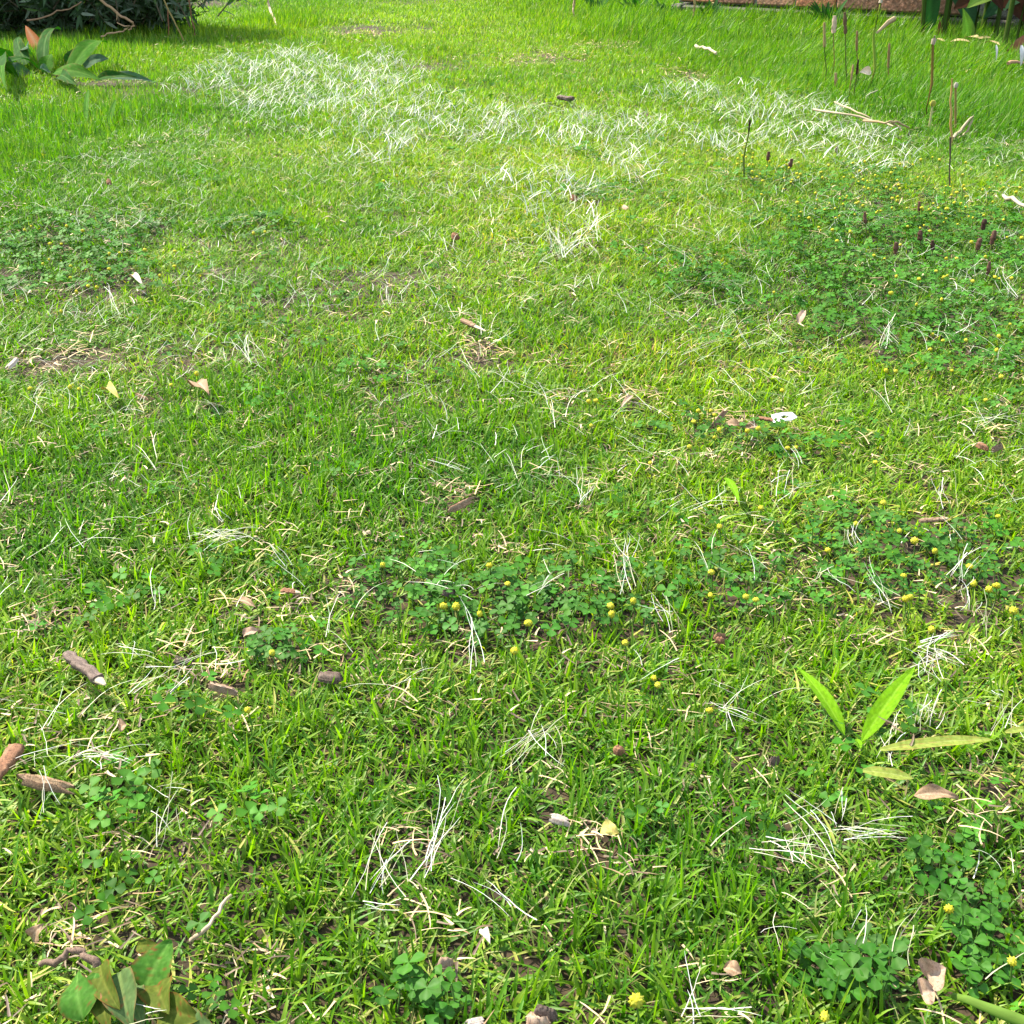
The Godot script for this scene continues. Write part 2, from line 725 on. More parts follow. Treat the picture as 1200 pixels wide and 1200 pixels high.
func stalk(called: String, label: String, path: Array, r0: float, r1: float, tone: Color, mat: Material, group := "") -> void:
	var first: Vector3 = path[0]
	var o_at := on(Vector3(first.x, 0, first.z))
	var pts := PackedVector3Array()
	var rad := PackedFloat32Array()
	var steps := (path.size() - 1) * 3
	for i in steps + 1:
		var f := i / 3.0
		var k := mini(int(f), path.size() - 2)
		var q: Vector3 = path[k].lerp(path[k + 1], f - k)
		var wob := Vector3(rnd(-1, 1), rnd(-1, 1), rnd(-1, 1)) * r0 * (0.9 if i > 0 and i < steps and mat != M.leaf else 0.0)
		pts.push_back(q + wob - Vector3(first.x, 0, first.z))
		rad.push_back(lerpf(r0, r1, float(i) / steps) * (rnd(0.85, 1.12) if mat != M.leaf else 1.0))
	var mb := Mb.new()
	mb.tube(pts, rad, 7, [tone, tone * 0.8, tone * 1.1, tone * 0.65], 0.12, rng)
	lone(called, mb.done(), mat, label, "stalk", o_at, group)


func _ready() -> void:
	rng.seed = 20240517
	for q in [[swell, 0.55, 3, 2], [bumps, 3.2, 5, 2], [patchy, 0.9, 7, 3], [mottle, 2.6, 11, 3]]:
		var f: FastNoiseLite = q[0]
		f.noise_type = FastNoiseLite.TYPE_SIMPLEX_SMOOTH
		f.frequency = q[1]
		f.seed = q[2]
		f.fractal_octaves = q[3]

	# ---- camera, sky, sun, exposure
	var cam := Camera3D.new()
	cam.name = "camera"
	cam.fov = 46.02
	cam.near = 0.03
	cam.far = 300.0
	cam.position = Vector3(0, EYE, 0)
	cam.rotation_degrees = Vector3(-26.7, 0, 0)
	add_child(cam)
	cam.current = true
	var air := Environment.new()
	air.background_mode = Environment.BG_SKY
	var sky := Sky.new()
	var dome := ProceduralSkyMaterial.new()
	dome.sky_top_color = Color(0.80, 0.86, 0.93)
	dome.sky_horizon_color = Color(0.88, 0.91, 0.94)
	dome.sky_curve = 0.2
	dome.ground_bottom_color = Color(0.20, 0.24, 0.12)
	dome.ground_horizon_color = Color(0.45, 0.48, 0.40)
	sky.sky_material = dome
	air.sky = sky
	air.background_energy_multiplier = 0.7
	air.tonemap_mode = Environment.TONE_MAPPER_LINEAR
	air.tonemap_exposure = 3.1
	air.sdfgi_enabled = true
	air.ssao_enabled = true
	air.ssil_enabled = true
	var around := WorldEnvironment.new()
	around.name = "surroundings"
	around.environment = air
	add_child(around)
	var sun := DirectionalLight3D.new()
	sun.name = "sun"
	sun.light_energy = 1.5
	sun.light_color = Color(1.0, 0.96, 0.88)
	sun.light_angular_distance = 1.5
	sun.shadow_enabled = true
	sun.rotation_degrees = Vector3(-52, -122, 0)
	add_child(sun)

	materials()
	soil()
	brick_wall()
	shrub()
	canna_bed()
	dock_weeds()
	debris()
	stalks()
	straws()
	clover()
	flowers()
	lawn()


func materials() -> void:
	M.grass = plant_mat(0.46, Color(0.92, 1.0, 0.2), 0.42)
	M.leaf = plant_mat(0.65, Color(0.7, 1.0, 0.15), 0.2)
	M.clover = plant_mat(0.55, Color(0.5, 0.62, 0.1), 0.25)
	M.broad = grain_mat(0.42, 14.0, [Color(0.72, 0.72, 0.72), Color(1, 1, 1), Color(0.82, 0.82, 0.8)], 0.02, 0.0, 3)
	M.broad.metallic_specular = 0.16
	M.broad.roughness = 0.7
	M.broad.backlight_enabled = true
	M.broad.backlight = Color(0.5, 0.8, 0.2)
	M.straw = plant_mat(0.6, Color(0.3, 0.3, 0.25))
	M.petal = plant_mat(0.7, Color(0, 0, 0), 0.3)
	M.bloom = plant_mat(0.7, Color(0.9, 0.9, 0.3), 0.3)
	M.bark = grain_mat(0.9, 30.0, [Color(0.35, 0.33, 0.32), Color(0.75, 0.72, 0.7), Color(1, 1, 1), Color(0.55, 0.52, 0.5)], 0.035, 1.0, 21)
	M.wood = grain_mat(0.8, 40.0, [Color(0.62, 0.58, 0.5), Color(1, 1, 1), Color(0.8, 0.78, 0.72)], 0.03, 0.6, 22)
	M.dry = grain_mat(0.75, 25.0, [Color(0.55, 0.5, 0.45), Color(1, 1, 1), Color(0.8, 0.75, 0.7)], 0.03, 0.0, 23)
	M.dry.backlight_enabled = true
	M.dry.backlight = Color(0.4, 0.35, 0.25)
	M.soil = grain_mat(1.0, 3.0, [Color(0.35, 0.3, 0.25), Color(0.8, 0.75, 0.7), Color(0.5, 0.45, 0.4), Color(1, 0.95, 0.85)], 0.03, 0.8, 24)
	M.brick = grain_mat(0.92, 3.0, [Color(0.5, 0.47, 0.46), Color(0.95, 0.9, 0.85), Color(0.72, 0.70, 0.70), Color(1, 1, 1), Color(0.9, 0.86, 0.8)], 0.02, 0.9, 25)
	M.mortar = grain_mat(0.95, 4.0, [Color(0.6, 0.6, 0.58), Color(1, 1, 1), Color(0.75, 0.75, 0.73)], 0.02, 0.9, 26)
	var p := StandardMaterial3D.new()
	p.albedo_color = Color(0.93, 0.93, 0.94)
	p.roughness = 0.45
	M.plastic = p


func soil() -> void:
	var xs := []
	var x := -40.0
	while x < 40.01:
		xs.push_back(x)
		x += 0.1 if absf(x) < 4.999 else 5.0
	var zs := []
	var z := 6.0
	while z > -70.0:
		zs.push_back(z)
		z -= 0.08 if z < 0.01 and z > -9.0 else 1.0 if z > -14.0 else 8.0
	var rows := []
	var cols := []
	for zz in zs:
		var row := []
		var crow := []
		for xx in xs:
			row.push_back(Vector3(xx, ground(xx, zz) if zz > -13.0 else 0.0, zz))
			var k := 0.5 + 0.5 * mottle.get_noise_2d(xx * 2.0, zz * 2.0)
			crow.push_back(lin(0.050, 0.037, 0.022).lerp(lin(0.115, 0.085, 0.050), k) if zz > -11.0 else lin(0.06, 0.11, 0.02))
		rows.push_back(row)
		cols.push_back(crow)
	var mb := Mb.new()
	mb.sheet(rows, cols)
	var o := part("ground", mb.done(), M.soil, self)
	o.set_meta("kind", "structure")
	tag(o, "brown soil under the lawn showing between the grass blades", "ground")


func brick_wall() -> void:
	var a := Vector3(0.986, 0, -7.507)
	var b := Vector3(2.14, 0, -6.615)
	var dir := (b - a).normalized()
	var turn := atan2(-dir.z, dir.x)
	var o := thing("brick_wall", "low weathered red brick wall on a grey footing behind the long grass", "wall", Vector3(a.x, 0, a.z))
	o.rotation.y = turn
	var foot := Mb.new()
	foot.block(Vector3(1.95, 0.20, 0.25), 0.012, lin(0.11, 0.105, 0.09), rng, 0.004, Vector3(0.88, -0.025, -0.14))
	part("footing", foot.done(), M.mortar, o)
	var bed := Mb.new()
	bed.block(Vector3(1.88, 0.62, 0.19), 0.01, lin(0.20, 0.19, 0.17), rng, 0.0, Vector3(0.88, 0.39, -0.132))
	part("mortar_bed", bed.done(), M.mortar, o)
	var tones := [lin(0.47, 0.20, 0.095), lin(0.40, 0.165, 0.08), lin(0.50, 0.225, 0.12), lin(0.36, 0.185, 0.115), lin(0.46, 0.265, 0.17)]
	var kinds := []
	for i in 10:
		var mb := Mb.new()
		mb.block(Vector3(rnd(0.222, 0.232), rnd(0.066, 0.07), 0.11), 0.007, vary(tones[i % 5], 0.12), rng, 0.0022)
		kinds.push_back(mb.done())
	for row in 8:
		for k in 7:
			var along := 0.08 + k * 0.24 + (0.12 if row % 2 == 1 else 0.0) + rnd(-0.003, 0.003)
			part("brick", kinds[rng.randi() % 10], M.brick, o, Transform3D(Basis(Vector3.UP, rnd(-0.015, 0.015)), Vector3(along, 0.122 + row * 0.078, -0.075 + rnd(-0.004, 0.004))))


# ---------------------------------------------------------------- plants at the edges
func sprig(mb: Mb, leaves: Node3D, long: float, n: int, leaf_long: float, tones: Array) -> void:
	var bend := Vector3(rnd(-0.2, 0.2), 0, rnd(-0.2, 0.2)) * long
	mb.tube(PackedVector3Array([Vector3.ZERO, Vector3(0, long * 0.5, 0) + bend * 0.3, Vector3(0, long, 0) + bend]), PackedFloat32Array([0.0035, 0.0028, 0.0012]), 5, [lin(0.12, 0.10, 0.06)], 0.05, rng)
	for i in n:
		var k := lerpf(0.2, 1.0, float(i) / (n - 1))
		var base := Vector3(0, long * k, 0) + bend * k * k
		var az := i * 2.4 + rnd(-0.4, 0.4)
		var el := rnd(0.15, 0.9)
		var out := Vector3(cos(az) * cos(el), sin(el), sin(az) * cos(el))
		var s := leaf_long * rnd(0.7, 1.15)
		var tone: Color = tones[rng.randi() % tones.size()]
		if leaves == null:
			leaf_shape(mb, base, base + out * s, s * 0.2, "lance", Vector3(0, 1, 0.3) - out * 0.2, 0.05, 0.2, 0.02, [tone, tone * 1.2], 5, 3)
		else:
			part("leaf", leaf_mesh(base, base + out * s, s * 0.2, "lance", Vector3(0, 1, 0.3) - out * 0.2, 0.05, 0.2, 0.02, [tone, tone * 1.25], 6, 3), M.leaf, leaves)


func shrub() -> void:
	var mid := Vector3(-2.05, 0, -5.944)
	var o := thing("grey_leaved_shrub", "dense dark shrub with narrow grey-green leaves over the lawn edge", "shrub", on(mid))
	var tones := [lin(0.12, 0.16, 0.12), lin(0.08, 0.12, 0.07), lin(0.20, 0.245, 0.20), lin(0.05, 0.09, 0.045)]
	var trunk := Mb.new()
	for i in 5:
		var e := Vector3(rnd(-0.6, 0.6), rnd(0.5, 0.8), rnd(-0.4, 0.2))
		trunk.tube(PackedVector3Array([Vector3(rnd(-0.1, 0.1), -0.05, rnd(-0.35, -0.2)), e * 0.5 + Vector3(rnd(-0.1, 0.1), 0, -0.2), e]), PackedFloat32Array([0.025, 0.016, 0.006]), 7, [lin(0.09, 0.07, 0.05)], 0.1, rng)
	part("stem", trunk.done(), M.bark, o)
	var made := [[], [], []]
	var kinds := []
	for i in 3:
		var mb := Mb.new()
		sprig(mb, null, rnd(0.16, 0.22), 14, 0.075, tones)
		kinds.push_back(mb.done())
	for i in 2600:
		var q := Vector3(rnd(-1, 1), rnd(-1, 1), rnd(-1, 1))
		if q.length() > 1.0:
			continue
		q = q.normalized() * pow(q.length(), 0.45)
		var at := Vector3(q.x * 0.72 - 0.08, 0.40 + q.y * 0.42, -0.36 + q.z * 0.40)
		if at.y < 0.02:
			continue
		var dir := (q + Vector3(0, 0.5, 0) + Vector3(rnd(-0.6, 0.6), rnd(-0.6, 0.6), rnd(-0.6, 0.6))).normalized()
		var b := Basis(Quaternion(Vector3.UP, dir)) * Basis(Vector3.UP, rnd(0, TAU))
		var k := rnd(0.75, 1.5)
		made[i % 3].push_back([Transform3D(b, at - dir * 0.1), Color(k, k, k)])
	for i in 3:
		many("foliage", kinds[i], M.leaf, made[i], o)
	for s in [[-0.42, 0.10, 0.05, -0.1, 1.0], [-0.50, 0.14, 0.02, -0.5, 0.9], [-0.36, 0.06, 0.06, 0.5, 0.8], [-0.2, 0.16, 0.02, -0.9, 0.7], [-0.05, 0.15, 0.0, 0.8, 0.5], [0.12, 0.17, -0.02, -0.7, 0.6],
			[0.32, 0.17, 0.0, 0.6, 0.7], [0.45, 0.10, 0.02, -0.4, 1.0], [0.52, 0.14, 0.03, 0.3, 0.9], [0.62, 0.16, 0.03, 0.9, 0.8], [0.70, 0.12, 0.0, 0.7, 1.0], [0.58, 0.08, 0.05, -0.2, 0.8], [0.78, 0.18, -0.05, 1.1, 1.0], [0.25, 0.10, 0.02, 0.1, 0.6]]:
		var br := Node3D.new()
		br.name = "branch"
		o.add_child(br, true)
		br.position = Vector3(s[0], s[1], s[2] - 0.02)
		br.basis = Basis(Vector3.FORWARD, s[3]) * Basis(Vector3.RIGHT, rnd(-0.2, 0.5))
		var sb := Mb.new()
		sprig(sb, br, rnd(0.10, 0.17), 11, 0.075, [tones[0] * s[4], tones[2] * s[4], tones[0]])
		part("twig", sb.done(), M.bark, br)

	# bare roots and dry twigs in front of the shrub
	stalk("bare_root", "curling bare tan root reaching from under the grey shrub", [Vector3(-1.857, 0.234, -5.796), Vector3(-1.798, 0.178, -5.796), Vector3(-1.751, 0.136, -5.796), Vector3(-1.705, 0.111, -5.796), Vector3(-1.689, 0.086, -5.796), Vector3(-1.718, 0.072, -5.796)], 0.007, 0.004, lin(0.42, 0.28, 0.16), M.bark)
	stalk("bare_root", "thin tan root looped on the grass beside the dock plant", [Vector3(-1.822, 0.05, -5.725), Vector3(-1.778, 0.067, -5.725), Vector3(-1.724, 0.071, -5.725), Vector3(-1.691, 0.092, -5.725), Vector3(-1.742, 0.103, -5.725), Vector3(-1.739, 0.148, -5.725)], 0.004, 0.0025, lin(0.44, 0.30, 0.17), M.bark)
	stalk("dry_twig", "thin brown twig lying low inside the shrub above the orange leaf", [Vector3(-2.166, 0.111, -5.796), Vector3(-2.064, 0.129, -5.796), Vector3(-2.03, 0.15, -5.796), Vector3(-1.967, 0.16, -5.796), Vector3(-1.91, 0.188, -5.796)], 0.004, 0.0025, lin(0.30, 0.19, 0.11), M.bark)
	stalk("dry_stalk", "pale yellow-brown stem leaning out of the shrub into the grass", [Vector3(-1.457, 0.029, -5.725), Vector3(-1.495, 0.12, -5.725), Vector3(-1.534, 0.224, -5.725)], 0.0035, 0.003, lin(0.34, 0.26, 0.09), M.bark)
	stalk("dry_stalk", "reddish brown stem standing against the grey leaves of the shrub", [Vector3(-1.423, 0.043, -5.796), Vector3(-1.431, 0.136, -5.796), Vector3(-1.432, 0.22, -5.796)], 0.004, 0.0035, lin(0.22, 0.11, 0.05), M.bark)
	stalk("dry_stalk", "short rust coloured stem in the shaded grass under the shrub", [Vector3(-1.561, 0.036, -5.869), Vector3(-1.551, 0.144, -5.869)], 0.0035, 0.003, lin(0.22, 0.09, 0.04), M.bark)
	var lf := thing("fallen_leaf", "bright orange fallen leaf caught upright on the dock plant", "dead leaf", on(Vector3(-1.991, 0, -5.392)))
	part("blade", leaf_mesh(Vector3(0.012, 0.02, 0.0), Vector3(-0.045, 0.115, -0.03), 0.05, "ovate", Vector3(0.2, 0.1, 1), 0.03, 0.5, 0.02, [lin(0.75, 0.27, 0.09), lin(0.80, 0.42, 0.22), lin(0.5, 0.12, 0.03)], 9, 5), M.dry, lf)


func canna(label: String, base: Vector3, stems: Array, leaves: Array) -> void:
	var o := thing("canna_plant", label, "canna", on(base), "canna plants at the end of the brick wall")
	for s in stems:
		var mb := Mb.new()
		var foot := Vector3(s[0], -0.02, s[1])
		mb.tube(PackedVector3Array([foot, foot + Vector3(s[2] * 0.3, s[3] * 0.5, 0), foot + Vector3(s[2], s[3], 0.0)]), PackedFloat32Array([s[4] * 0.9, s[4] * 0.75, s[4] * 0.55]), 10, [lin(0.06, 0.13, 0.02), lin(0.09, 0.17, 0.03), lin(0.07, 0.07, 0.02)], 0.06, rng)
		part("stem", mb.done(), M.leaf, o)
	for l in leaves:
		var tone: Color = l[3]
		part("leaf", leaf_mesh(l[0], l[1], l[2], "ovate" if l[4] > 0 else "lance", Vector3(rnd(-0.3, 0.3), 0.5, 1.0), 0.08, 0.25, 0.015, [tone, tone * 1.35, tone * 0.9], 11, 7), M.broad, o)


func canna_bed() -> void:
	var green := lin(0.07, 0.17, 0.03)
	var deep := lin(0.035, 0.09, 0.04)
	var rust := lin(0.060, 0.026, 0.016)
	var yellow := lin(0.17, 0.26, 0.05)
	var brown := lin(0.16, 0.07, 0.035)
	canna("canna with one thick pale stalk and a brown sheath beside the wall end", Vector3(1.971, 0, -5.907),
		[[0.0, 0.0, 0.02, 0.9, 0.014], [-0.06, -0.1, -0.1, 0.8, 0.011]],
		[[Vector3(0, 0.5, 0), Vector3(-0.35, 0.9, 0.1), 0.16, green, 1], [Vector3(0, 0.6, 0), Vector3(0.3, 1.0, 0.1), 0.15, green, 1], [Vector3(-0.03, 0.0, 0.02), Vector3(-0.03, 0.11, 0.02), 0.035, brown, 0],
		[Vector3(-0.06, 0.2, -0.1), Vector3(-0.3, 0.7, 0.0), 0.15, deep, 1], [Vector3(0.0, 0.8, 0), Vector3(0.05, 1.2, 0.2), 0.14, green, 1]])
	canna("canna with a single upright light green leaf rising from the grass", Vector3(2.02, 0, -5.725),
		[[0.06, -0.1, 0.05, 0.8, 0.013]],
		[[Vector3(0.0, 0.0, 0.02), Vector3(-0.055, 0.175, 0.04), 0.07, yellow, 0], [Vector3(0.06, 0.3, -0.1), Vector3(0.3, 0.75, 0.05), 0.16, green, 1], [Vector3(0.06, 0.22, -0.1), Vector3(-0.1, 0.17, 0.06), 0.10, rust, 1],
		[Vector3(0.06, 0.5, -0.1), Vector3(-0.25, 0.9, 0.1), 0.17, green, 1], [Vector3(0.06, 0.25, -0.1), Vector3(0.12, 0.16, 0.05), 0.08, rust, 0]])
	canna("canna with two leaning yellow-green stalks above the dry litter", Vector3(2.086, 0, -5.456),
		[[0.0, 0.0, 0.03, 0.9, 0.013], [0.035, 0.03, 0.06, 0.9, 0.010]],
		[[Vector3(0.0, 0.3, 0), Vector3(0.22, 0.2, 0.1), 0.12, green, 1], [Vector3(0.0, 0.5, 0), Vector3(-0.3, 0.85, 0.1), 0.16, green, 1], [Vector3(0.03, 0.6, 0), Vector3(0.3, 1.0, 0.0), 0.17, green, 1],
		[Vector3(-0.05, 0.3, 0.0), Vector3(-0.2, 0.19, 0.05), 0.09, yellow, 0]])
	canna("canna with a broad blue-green leaf hanging in front of the bricks", Vector3(1.96, 0, -6.14),
		[[0.0, -0.05, 0.03, 0.8, 0.011]],
		[[Vector3(-0.02, 0.3, 0.0), Vector3(0.0, 0.0, 0.04), 0.10, deep, 1], [Vector3(0.0, 0.5, 0), Vector3(-0.3, 0.8, 0.1), 0.15, deep, 1], [Vector3(0.02, 0.6, 0), Vector3(0.3, 0.95, 0.1), 0.16, green, 1]])
	canna("canna with dark reddish drooping leaves at the edge of the bed", Vector3(2.299, 0, -5.621),
		[[0.0, -0.1, 0.05, 0.9, 0.014], [-0.1, -0.25, 0.0, 0.9, 0.012], [0.12, -0.2, 0.0, 0.9, 0.012]],
		[[Vector3(0.0, 0.4, -0.1), Vector3(-0.25, 0.22, 0.05), 0.12, rust, 1], [Vector3(0, 0.5, -0.1), Vector3(0.35, 0.8, 0.1), 0.17, green, 1], [Vector3(-0.1, 0.5, -0.25), Vector3(-0.45, 0.8, 0), 0.17, green, 1],
		[Vector3(0.1, 0.3, -0.2), Vector3(0.4, 0.2, 0.1), 0.13, green, 1]])
	canna("tall canna with overhanging leaves at the back of the shaded bed", Vector3(2.279, 0, -6.263),
		[[0.0, 0.0, 0.03, 1.1, 0.014], [0.2, -0.05, 0.03, 1.1, 0.014], [-0.2, 0.05, 0.03, 1.1, 0.014], [0.4, 0.0, 0.0, 1.0, 0.013]],
		[[Vector3(0, 0.5, 0), Vector3(-0.4, 0.62, 0.45), 0.22, deep, 1], [Vector3(0.2, 0.5, 0), Vector3(0.1, 0.55, 0.5), 0.22, green, 1], [Vector3(0.2, 0.6, 0), Vector3(0.6, 0.65, 0.45), 0.22, green, 1],
		[Vector3(-0.2, 0.4, 0), Vector3(-0.6, 0.52, 0.35), 0.22, green, 1], [Vector3(0, 0.8, 0), Vector3(-0.3, 0.85, 0.55), 0.22, green, 1], [Vector3(0.4, 0.7, 0), Vector3(0.7, 0.7, 0.5), 0.22, green, 1], [Vector3(0.2, 0.75, 0), Vector3(0.25, 0.8, 0.6), 0.22, green, 1],
		[Vector3(0, 0.3, 0), Vector3(0.15, 0.1, 0.15), 0.14, rust, 1], [Vector3(0.2, 0.3, 0), Vector3(-0.05, 0.12, 0.12), 0.14, deep, 1], [Vector3(0.4, 0.35, 0), Vector3(0.3, 0.08, 0.15), 0.14, deep, 1], [Vector3(-0.2, 0.3, 0.05), Vector3(-0.1, 0.05, 0.15), 0.13, deep, 1]])
	var back := thing("added_shrub", "added leafy shrub darkening the gap behind the canna stalks at the wall end", "shrub", on(Vector3(2.648, 0, -6.806)))
	var dark_tones := [lin(0.05, 0.11, 0.03), lin(0.065, 0.13, 0.035), lin(0.10, 0.08, 0.035)]  # shrub added as a dark backdrop between the canna stalks
	var twig := Mb.new()
	for i in 7:
		var e := Vector3(rnd(-0.8, 0.8), rnd(0.5, 1.1), rnd(-0.3, 0.3))
		twig.tube(PackedVector3Array([Vector3(e.x * 0.4, -0.05, 0), e * 0.6, e]), PackedFloat32Array([0.02, 0.013, 0.005]), 7, [lin(0.05, 0.035, 0.025)], 0.1, rng)
	part("stem", twig.done(), M.bark, back)
	var places := []
	for i in 900:
		var q := Vector3(rnd(-1, 1), rnd(-1, 1), rnd(-1, 1))
		if q.length() < 1.0:
			var k := rnd(0.8, 1.2)
			places.push_back([Transform3D(Basis(Vector3(rnd(-1, 1), rnd(-1, 1), rnd(-1, 1)).normalized(), rnd(0, PI)), Vector3(q.x * 0.95, 0.62 + q.y * 0.65, q.z * 0.42)), Color(k, k, k)])
	var bunch := Mb.new()
	sprig(bunch, null, 0.2, 14, 0.10, dark_tones)
	many("foliage", bunch.done(), M.leaf, places, back)
	# dry litter at their feet, and white scraps low among the stalks
	var rows := [[Vector3(1.821, 0, -5.587), Vector3(1.842, 0, -5.488), 0.02, "pale curled strip of dry leaf at the foot of the canna stalk"], [Vector3(1.874, 0, -5.521), Vector3(1.94, 0, -5.456), 0.018, "long straw coloured leaf strip lying before the canna bed"], [Vector3(1.985, 0, -5.655), Vector3(2.014, 0, -5.554), 0.03, "yellowing torn leaf strip lying under the upright canna leaf"], [Vector3(2.007, 0, -5.587), Vector3(2.093, 0, -5.621), 0.016, "thin bent leaf strip near the yellow-green canna stalks"], [Vector3(1.987, 0, -5.424), Vector3(2.008, 0, -5.299), 0.02, "greenish dry strip at the grass edge of the canna bed"]]
	for r in rows:
		var a := on(r[0])
		var o := thing("leaf_strip", r[3], "dead leaf", a, "dry leaf strips in front of the canna bed")
		var e: Vector3 = on(r[1]) - a
		part("blade", leaf_mesh(Vector3(0, 0.05, 0), e + Vector3(0, 0.055, 0), r[2], "strap", Vector3(0, 1, 0.6), 0.08, 0.3, 0.06, [lin(0.30, 0.24, 0.10), lin(0.36, 0.29, 0.13), lin(0.18, 0.12, 0.06)], 9, 3), M.dry, o)
	var dl := thing("dead_leaf", "crumpled brown dead leaf among twigs beside the leaning stalks", "dead leaf", on(Vector3(2.07, 0, -5.239)))
	part("blade", leaf_mesh(Vector3(-0.04, 0.0, 0.0), Vector3(0.03, 0.11, 0.0), 0.09, "ovate", Vector3(0, 0.2, 1), 0.2, 0.7, 0.12, [lin(0.22, 0.10, 0.06), lin(0.3, 0.16, 0.1), lin(0.12, 0.05, 0.03)], 9, 7), M.dry, dl)
	stalk("dry_twig", "pale forked twig crossing the brown leaf in the canna bed", [Vector3(1.757, 0.09, -4.529), Vector3(1.806, 0.085, -4.575), Vector3(1.979, 0.05, -4.899)], 0.006, 0.004, lin(0.42, 0.26, 0.14), M.bark)
	for w in [[Vector3(1.661, 0.13, -4.415), 0.02, "small white scrap hanging between the canna stalks"], [Vector3(1.63, 0.15, -4.117), 0.04, "larger white scrap hanging beside the outermost canna stalk"]]:
		var at: Vector3 = w[0]
		var o := thing("white_scrap", w[2], "petal", on(at))
		part("blade", leaf_mesh(Vector3(0, 0.04, 0), Vector3(0.005, -w[1] * 0.6, 0.01), w[1] * 0.4, "ovate", Vector3(0, 0.5, 1), 0.1, 0.4, 0.04, [lin(0.42, 0.42, 0.42), lin(0.48, 0.48, 0.47)], 7, 5), M.straw, o)

	# dark strap-leaved clumps along the foot of the wall's far end
	for q in [[Vector3(0.521, 0, -7.945), 0.14, "low dark clump of strap leaves in front of the far wall end"], [Vector3(0.743, 0, -7.815), 0.15, "second dark strap-leaved clump nearer the first visible bricks"], [Vector3(0.904, 0, -7.567), 0.14, "small blue-green clump of leaves touching the first visible brick"], [Vector3(1.629, 0, -6.71), 0.16, "thin dark leafy clump growing against the middle bricks"], [Vector3(1.094, 0, -7.167), 0.14, "loose green clump against the footing of the brick wall"]]:
		var o := thing("strap_leaf_plant", q[2], "plant", on(q[0]), "leafy clumps along the foot of the brick wall")
		for i in 26:
			var az := rnd(0, TAU)
			var long: float = q[1] * rnd(0.6, 1.2)
			var tone := vary(lin(0.035, 0.10, 0.025), 0.3)
			var mb := Mb.new()
			leaf_shape(mb, Vector3(cos(az) * 0.04, 0, sin(az) * 0.04), Vector3(cos(az) * long * 0.7, long * rnd(0.4, 0.9), sin(az) * long * 0.5), 0.022, "strap", Vector3(0, 1, 0.2), 0.1, 0.3, 0.02, [tone, tone * 1.2], 7, 3)
			part("leaf", mb.done(), M.leaf, o)


# a leaf given by two places above the lawn
func broad_leaf(o: Node3D, a: Vector3, b: Vector3, width: float, shape: String, face: Vector3, bow: float, fold: float, tones: Array, wave := 0.02, called := "leaf") -> void:
	part(called, leaf_mesh(on(a) - o.position, on(b) - o.position, width, shape, face, bow, fold, wave, tones, 21, 11), M.broad, o)


